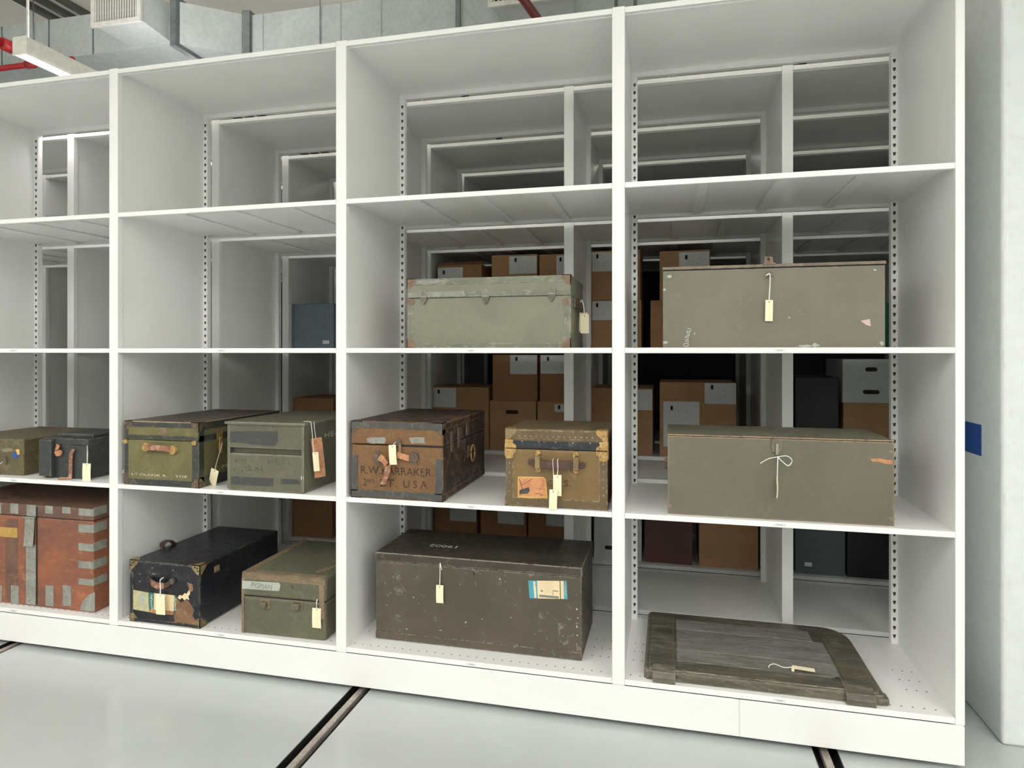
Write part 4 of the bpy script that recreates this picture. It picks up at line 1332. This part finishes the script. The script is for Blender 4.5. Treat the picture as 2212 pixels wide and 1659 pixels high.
for u, v, r_ in ((1446, 1092, .012), (1445, 998, .010), (1926, 1120, .012), (1925, 976, .008), (1850, 990, .005), (1452, 952, .006)):
    x2, z2 = T.f(u, v)
    r_ *= .75
    x2 = max(min(x2, T.b - r_), T.a + r_)
    PR('bare_chip', blob(x2, z2, r_, r_ * .6, 13, u, .7), -.0006, .001, m_t12l, T.t)
PR('side_burl', [(.04, .20), (.09, .215), (.12, .19), (.08, .165)], T.a - .012, T.a + .001, M['rust'], T.t, 'x')
p0, p1 = on_y(1680, 987, 2.656), on_y(1679, 1032, 2.66)
L_ = on_y(1642, 1001, 2.650)
r1, r2, r3, r4 = on_y(1700, 985, 2.648), on_y(1711, 995, 2.646), on_y(1703, 1006, 2.646), on_y(1690, 997, 2.650)
t = tag_card('narrow cream tag turned edge-on below the string bow', p1.x, 2.662, p1.z, .030, .078, 0, 0,
             [(p0.x, 2.654, p0.z), (p1.x, 2.658, p1.z + .02), (p1.x, 2.660, p1.z - .006)], yaw=1.25, sr=.002)
TU('string_tail', [q - Vector((p1.x, 2.662, p1.z)) for q in spline([p0, on_y(1660, 991, 2.652), L_])], .0016, M['string'], t, 6)
TU('string_loop', [q - Vector((p1.x, 2.662, p1.z)) for q in spline([p0, r1, r2, r3, r4, p0])], .0018, M['string'], t, 6)

# --- loose wooden chest lid lying on the bottom shelf
m_t14 = worn('weathered grey olive wood', (128, 122, 104), (84, 80, 66), (160, 160, 150), .28, (172, 162, 136), .5, (178, 178, 166), .5, .40, 4, 18, (1, 5, 5), .5, 28)
m_t14g = worn('grey weathered boards', (156, 156, 148), (116, 114, 104), (178, 178, 170), .35, None, 0, (190, 190, 184), .5, .5, 5, 16, (1, 7, 5), .5, 29)
lx0, lx1, ly0, ly1, lh = -.098, .782, 2.668, 3.275, .038
T = Trunk('chest_lid', 'weathered grey wooden chest lid with two cleats lying flat', lx0, lx1, ly0, S4 + EPS, ly1 - ly0, lh, 0, 'lid')
d = ly1 - ly0
outl = [(T.a, .01), (T.a + .01, 0), (T.b - .01, 0), (T.b, .012)] + arc(T.b - .10, d - .11, .10, 0, PI / 2, 8)[0:0]
outl = [(T.a, .012), (T.a + .012, 0), (T.b - .012, 0), (T.b, .012)] + [(T.b - .11 + .11 * math.cos(t_), d - .13 + .13 * math.sin(t_)) for t_ in [PI / 2 * k / 8 for k in range(9)]] + \
       [(T.a + .03 - .03 * math.sin(t_), d - .03 + .03 * math.cos(t_)) for t_ in [PI / 2 * k / 4 for k in range(5)]]
bm = bmesh.new()
prism(bm, outl, 0, lh, 'z')
es = [e for e in bm.edges if abs(e.verts[0].co.z - lh) < 1e-5 and abs(e.verts[1].co.z - lh) < 1e-5]
bmesh.ops.bevel(bm, geom=es, offset=.010, segments=3, profile=.5, affect='EDGES')
mesh_obj('panel', bm, m_t14, T.t)
nb = 4
for k in range(nb):
    y0 = .10 + k * .105
    B('board', T.a + .13, T.b - .13 - (.04 if k == nb - 1 else 0), y0, y0 + .1035, lh - .002, lh + .004 + .0015 * (k % 2), m_t14g, T.t, .002)
B('end_board', T.a + .02, T.a + .118, .06, d - .06, lh - .002, lh + .004, m_t14, T.t, .003)
B('end_board', T.b - .118, T.b - .02, .06, d - .14, lh - .002, lh + .004, m_t14, T.t, .003)
B('front_rail', T.a + .02, T.b - .02, .006, .092, lh - .002, lh + .006, m_t14, T.t, .004)
for xa, xb in ((T.a + .035, T.a + .122), (T.b - .140, T.b - .040)):
    bm = bmesh.new()
    prism(bm, [(-.026, .001), (-.026, .022), (-.014, .040), (.028, .052), (.085, .049), (.085, .040), (.02, .034), (-.003, .018), (-.003, .001)], xa, xb, 'x')
    mesh_obj('cleat', bm, m_t14, T.t)
B('corner_foot', T.b - .036, T.b + .012, -.004, .05, 0, .030, m_t14, T.t, .010)
x, y = T.top(1830, 1480)
PR('screw_hole', blob(T.b - .145, .09, .008, .006, 9, 3, .4), lh + .004, lh + .0075, M['slot'], T.t, 'z')
tl = thing('paper_tag', 'cream tag lying flat on the weathered chest lid', 'tag', (lx0 + .575, ly0 + .105, S4 + EPS + lh + .0065), math.radians(-4), 'paper tags tied to the trunks')
card = B('card', 0, .082, 0, .030, .010, .0108, M['paper'], tl)
card.rotation_euler = (0, .02, 0)
TU('string', spline([(.002, .015, .011), (-.03, .010, .006), (-.065, .016, .012), (-.085, .012, .006), (-.088, .0, .001)]), .0018, M['string'], tl, 6)
B('tag_fold', -.004, .006, -.002, .016, 0.0, .010, M['paper'], tl)

# ------------------------------------------------------------------ cardboard boxes behind
YB = Y3 + .05


def carton(label, u0, u1, vtop, z, mat='cardboard', depth=.42, lab=None, lab2=None, hole=None, vbot=None, name='cardboard_box', cat='box', flap=False, ytop=None, yb=YB, group='boxes on the shelves behind'):
    a, b = on_y(u0, 900, yb), on_y(u1, 900, yb)
    um = (u0 + u1) / 2
    ztop = ytop if ytop is not None else on_y(um, vtop, yb).z
    h = ztop - z
    t = thing(name, label, cat, ((a.x + b.x) / 2, yb, z), 0, group)
    hw = (b.x - a.x) / 2
    B('body', -hw, hw, 0, depth, 0, h, M[mat], t, .003)
    B('tape_seam', -hw * .99, hw * .99, depth * .48, depth * .52, h - .001, h + .0008, M['cardboard'] if mat.startswith('card') else M[mat], t)
    if flap:
        bm = bmesh.new()
        prism(bm, [(0, h - .002), (.10, h + .035), (.104, h + .031), (.004, h - .006)], -hw + .01, hw - .01, 'x')
        mesh_obj('flap', bm, M[mat], t)

    def loc(u, v):
        p = on_y(u, v, yb)
        return max(min(p.x - (a.x + b.x) / 2, hw - .002), -hw + .002), max(min(p.z - z, h - .002), .002)
    for q in (lab, lab2):
        if q:
            (xa, za), (xb, zb) = loc(q[0], q[3]), loc(q[2], q[1])
            l = B('label', xa, xb, -.0015, .001, za, zb, M['label'], t)
            bx, bz = xa + (xb - xa) * .20, zb - (zb - za) * .10
            bm = bmesh.new()
            box(bm, bx, bx + .014, -.0022, -.001, bz - .026, bz)
            mesh_obj('bar_code', bm, M['ink'], l)
            rnd = random.Random(int(u0))
            bm = bmesh.new()
            for k in range(4):
                xx = xa + (xb - xa) * rnd.uniform(.45, .85)
                zz = zb - (zb - za) * rnd.uniform(.15, .75)
                box(bm, xx, xx + rnd.uniform(.006, .014), -.0020, -.001, zz, zz + .002)
            stuff(mesh_obj('label_writing', bm, M['faint_ink'], l))
    if hole:
        for (hu, hv, hwid) in hole:
            x, zz = loc(hu, hv)
            pts = arc(x + hwid, zz, .012, -PI / 2, PI / 2, 6) + arc(x - hwid, zz, .012, PI / 2, 3 * PI / 2, 6)
            PR('hand_hole', pts, -.0012, .001, M['slot'], t)
    return t, ztop


# eye-level shelf: lower layer, then upper layer
_, za = carton('lower carton in the left pair behind the grey-green footlocker', 945, 1046, 652, S2)
_, zb = carton('lower carton in the middle pair behind the grey-green footlocker', 1062, 1160, 652, S2, 'cardboard_d')
_, zc = carton('lower carton beside the second range post behind the grey-green footlocker', 1165, 1238, 652, S2)
_, zd = carton('lower of two labelled cartons beside the third bay divider', 1277, 1385, 648, S2, 'cardboard', lab=(1279, 650, 1322, 692))
_, ze = carton('plain carton at the left behind the eye-level olive chest', 1405, 1520, 648, S2, 'cardboard_d')
carton('carton with an open flap above the grey-green footlocker', 945, 1040, 572, za + EPS, 'cardboard_d', lab=(946, 577, 1000, 640), flap=True)
carton('carton with a big white label above the middle of the footlocker', 1062, 1161, 550, zb + EPS, 'cardboard', lab=(1100, 552, 1159, 592))
carton('carton half hidden by the second range post', 1165, 1236, 549, zc + EPS, 'cardboard', lab=(1202, 551, 1236, 594))
carton('upper of two labelled cartons beside the third bay divider', 1277, 1383, 541, zd + EPS, 'cardboard', lab=(1279, 544, 1324, 587))
carton('carton with a white label above the eye-level olive chest', 1425, 1534, 541, ze + EPS, 'cardboard', lab=(1467, 543, 1532, 610))
t, _ = carton('blue-grey archive box with a small white label', 630, 721, 656, S2, 'bluegrey', name='archive_box')
p = on_y(705, 739, YB)
B('label', p.x - t.location.x - .028, p.x - t.location.x + .022, -.0015, .001, p.z - S2 - .012, p.z - S2 + .012, M['label'], t)
carton('green box wedged at the right end of the eye-level shelf', 1893, 1924, 655, S2, 'greenbox', .3, name='archive_box')
# middle shelf
carton('long low carton behind the metal chest', 634, 720, 860, S3, 'cardboard_d')
carton('carton with a torn white label behind the lettered trunk', 935, 1056, 836, S3, 'cardboard', lab=(936, 838, 985, 879))
_, zi = carton('carton with a hand hole behind the tan brass-cornered trunk', 1058, 1158, 866, S3, 'cardboard', hole=[(1106, 890, .03)])
_, zj = carton('carton with a small label behind the tan brass-cornered trunk', 1161, 1238, 868, S3, 'cardboard', lab=(1198, 874, 1236, 890))
carton('upper left carton with a white label behind the tan trunk', 1064, 1161, 766, zi + EPS, 'cardboard_d', lab=(1102, 767, 1160, 808))
carton('upper right carton with a wide label behind the tan trunk', 1166, 1238, 766, zj + EPS, 'cardboard_d', lab=(1168, 767, 1236, 807))
carton('wide carton passing behind the third bay divider', 1277, 1410, 838, S3, 'cardboard', lab=(1350, 842, 1409, 885))
carton('carton with two white papers left of the middle right chest', 1425, 1591, 826, S3, 'cardboard', lab=(1522, 828, 1590, 872), lab2=(1433, 868, 1511, 965))
_, zq = carton('brown carton under the white box at the right end', 1822, 1935, 871, S3, 'cardboard')
carton('white lidded archive box with two hand holes', 1820, 1935, 776, zq + EPS, 'whitebox', hole=[(1882, 798, .02), (1882, 847, .032)], name='archive_box')
carton('dark grey box behind the hasp of the middle right chest', 1718, 1812, 815, S3, 'blackbin', name='archive_box')
# bottom shelf
carton('plain brown carton behind the olive fibre box', 632, 718, 1060, S4, 'cardboard_d')
carton('left carton of three labelled cartons behind the large dark chest', 938, 1030, 1078, S4, 'cardboard_d', lab=(972, 1082, 1029, 1124))
carton('middle carton of three labelled cartons behind the large dark chest', 1038, 1137, 1078, S4, 'cardboard_d', lab=(1075, 1084, 1132, 1130))
carton('right carton of three labelled cartons behind the large dark chest', 1141, 1236, 1078, S4, 'cardboard_d', lab=(1180, 1090, 1234, 1135))
carton('white archive box with a hand hole behind the large dark chest', 1283, 1386, 1100, S4, 'whitebox', hole=[(1318, 1183, .022)], name='archive_box')
carton('maroon box above the weathered chest lid', 1392, 1496, 1110, S4, 'maroon', name='archive_box')
carton('plain brown carton above the weathered chest lid', 1510, 1638, 1112, S4, 'cardboard')
t, _ = carton('grey plastic bin with a tiny white label', 1718, 1826, 1125, S4, 'greybin', name='storage_bin', cat='bin')
p = on_y(1746, 1219, YB)
B('label', p.x - t.location.x - .02, p.x - t.location.x + .02, -.0015, .001, p.z - S4 - .012, p.z - S4 + .012, M['label'], t)
carton('black plastic bin at the right end of the bottom shelf', 1830, 1935, 1125, S4, 'blackbin', name='storage_bin', cat='bin')
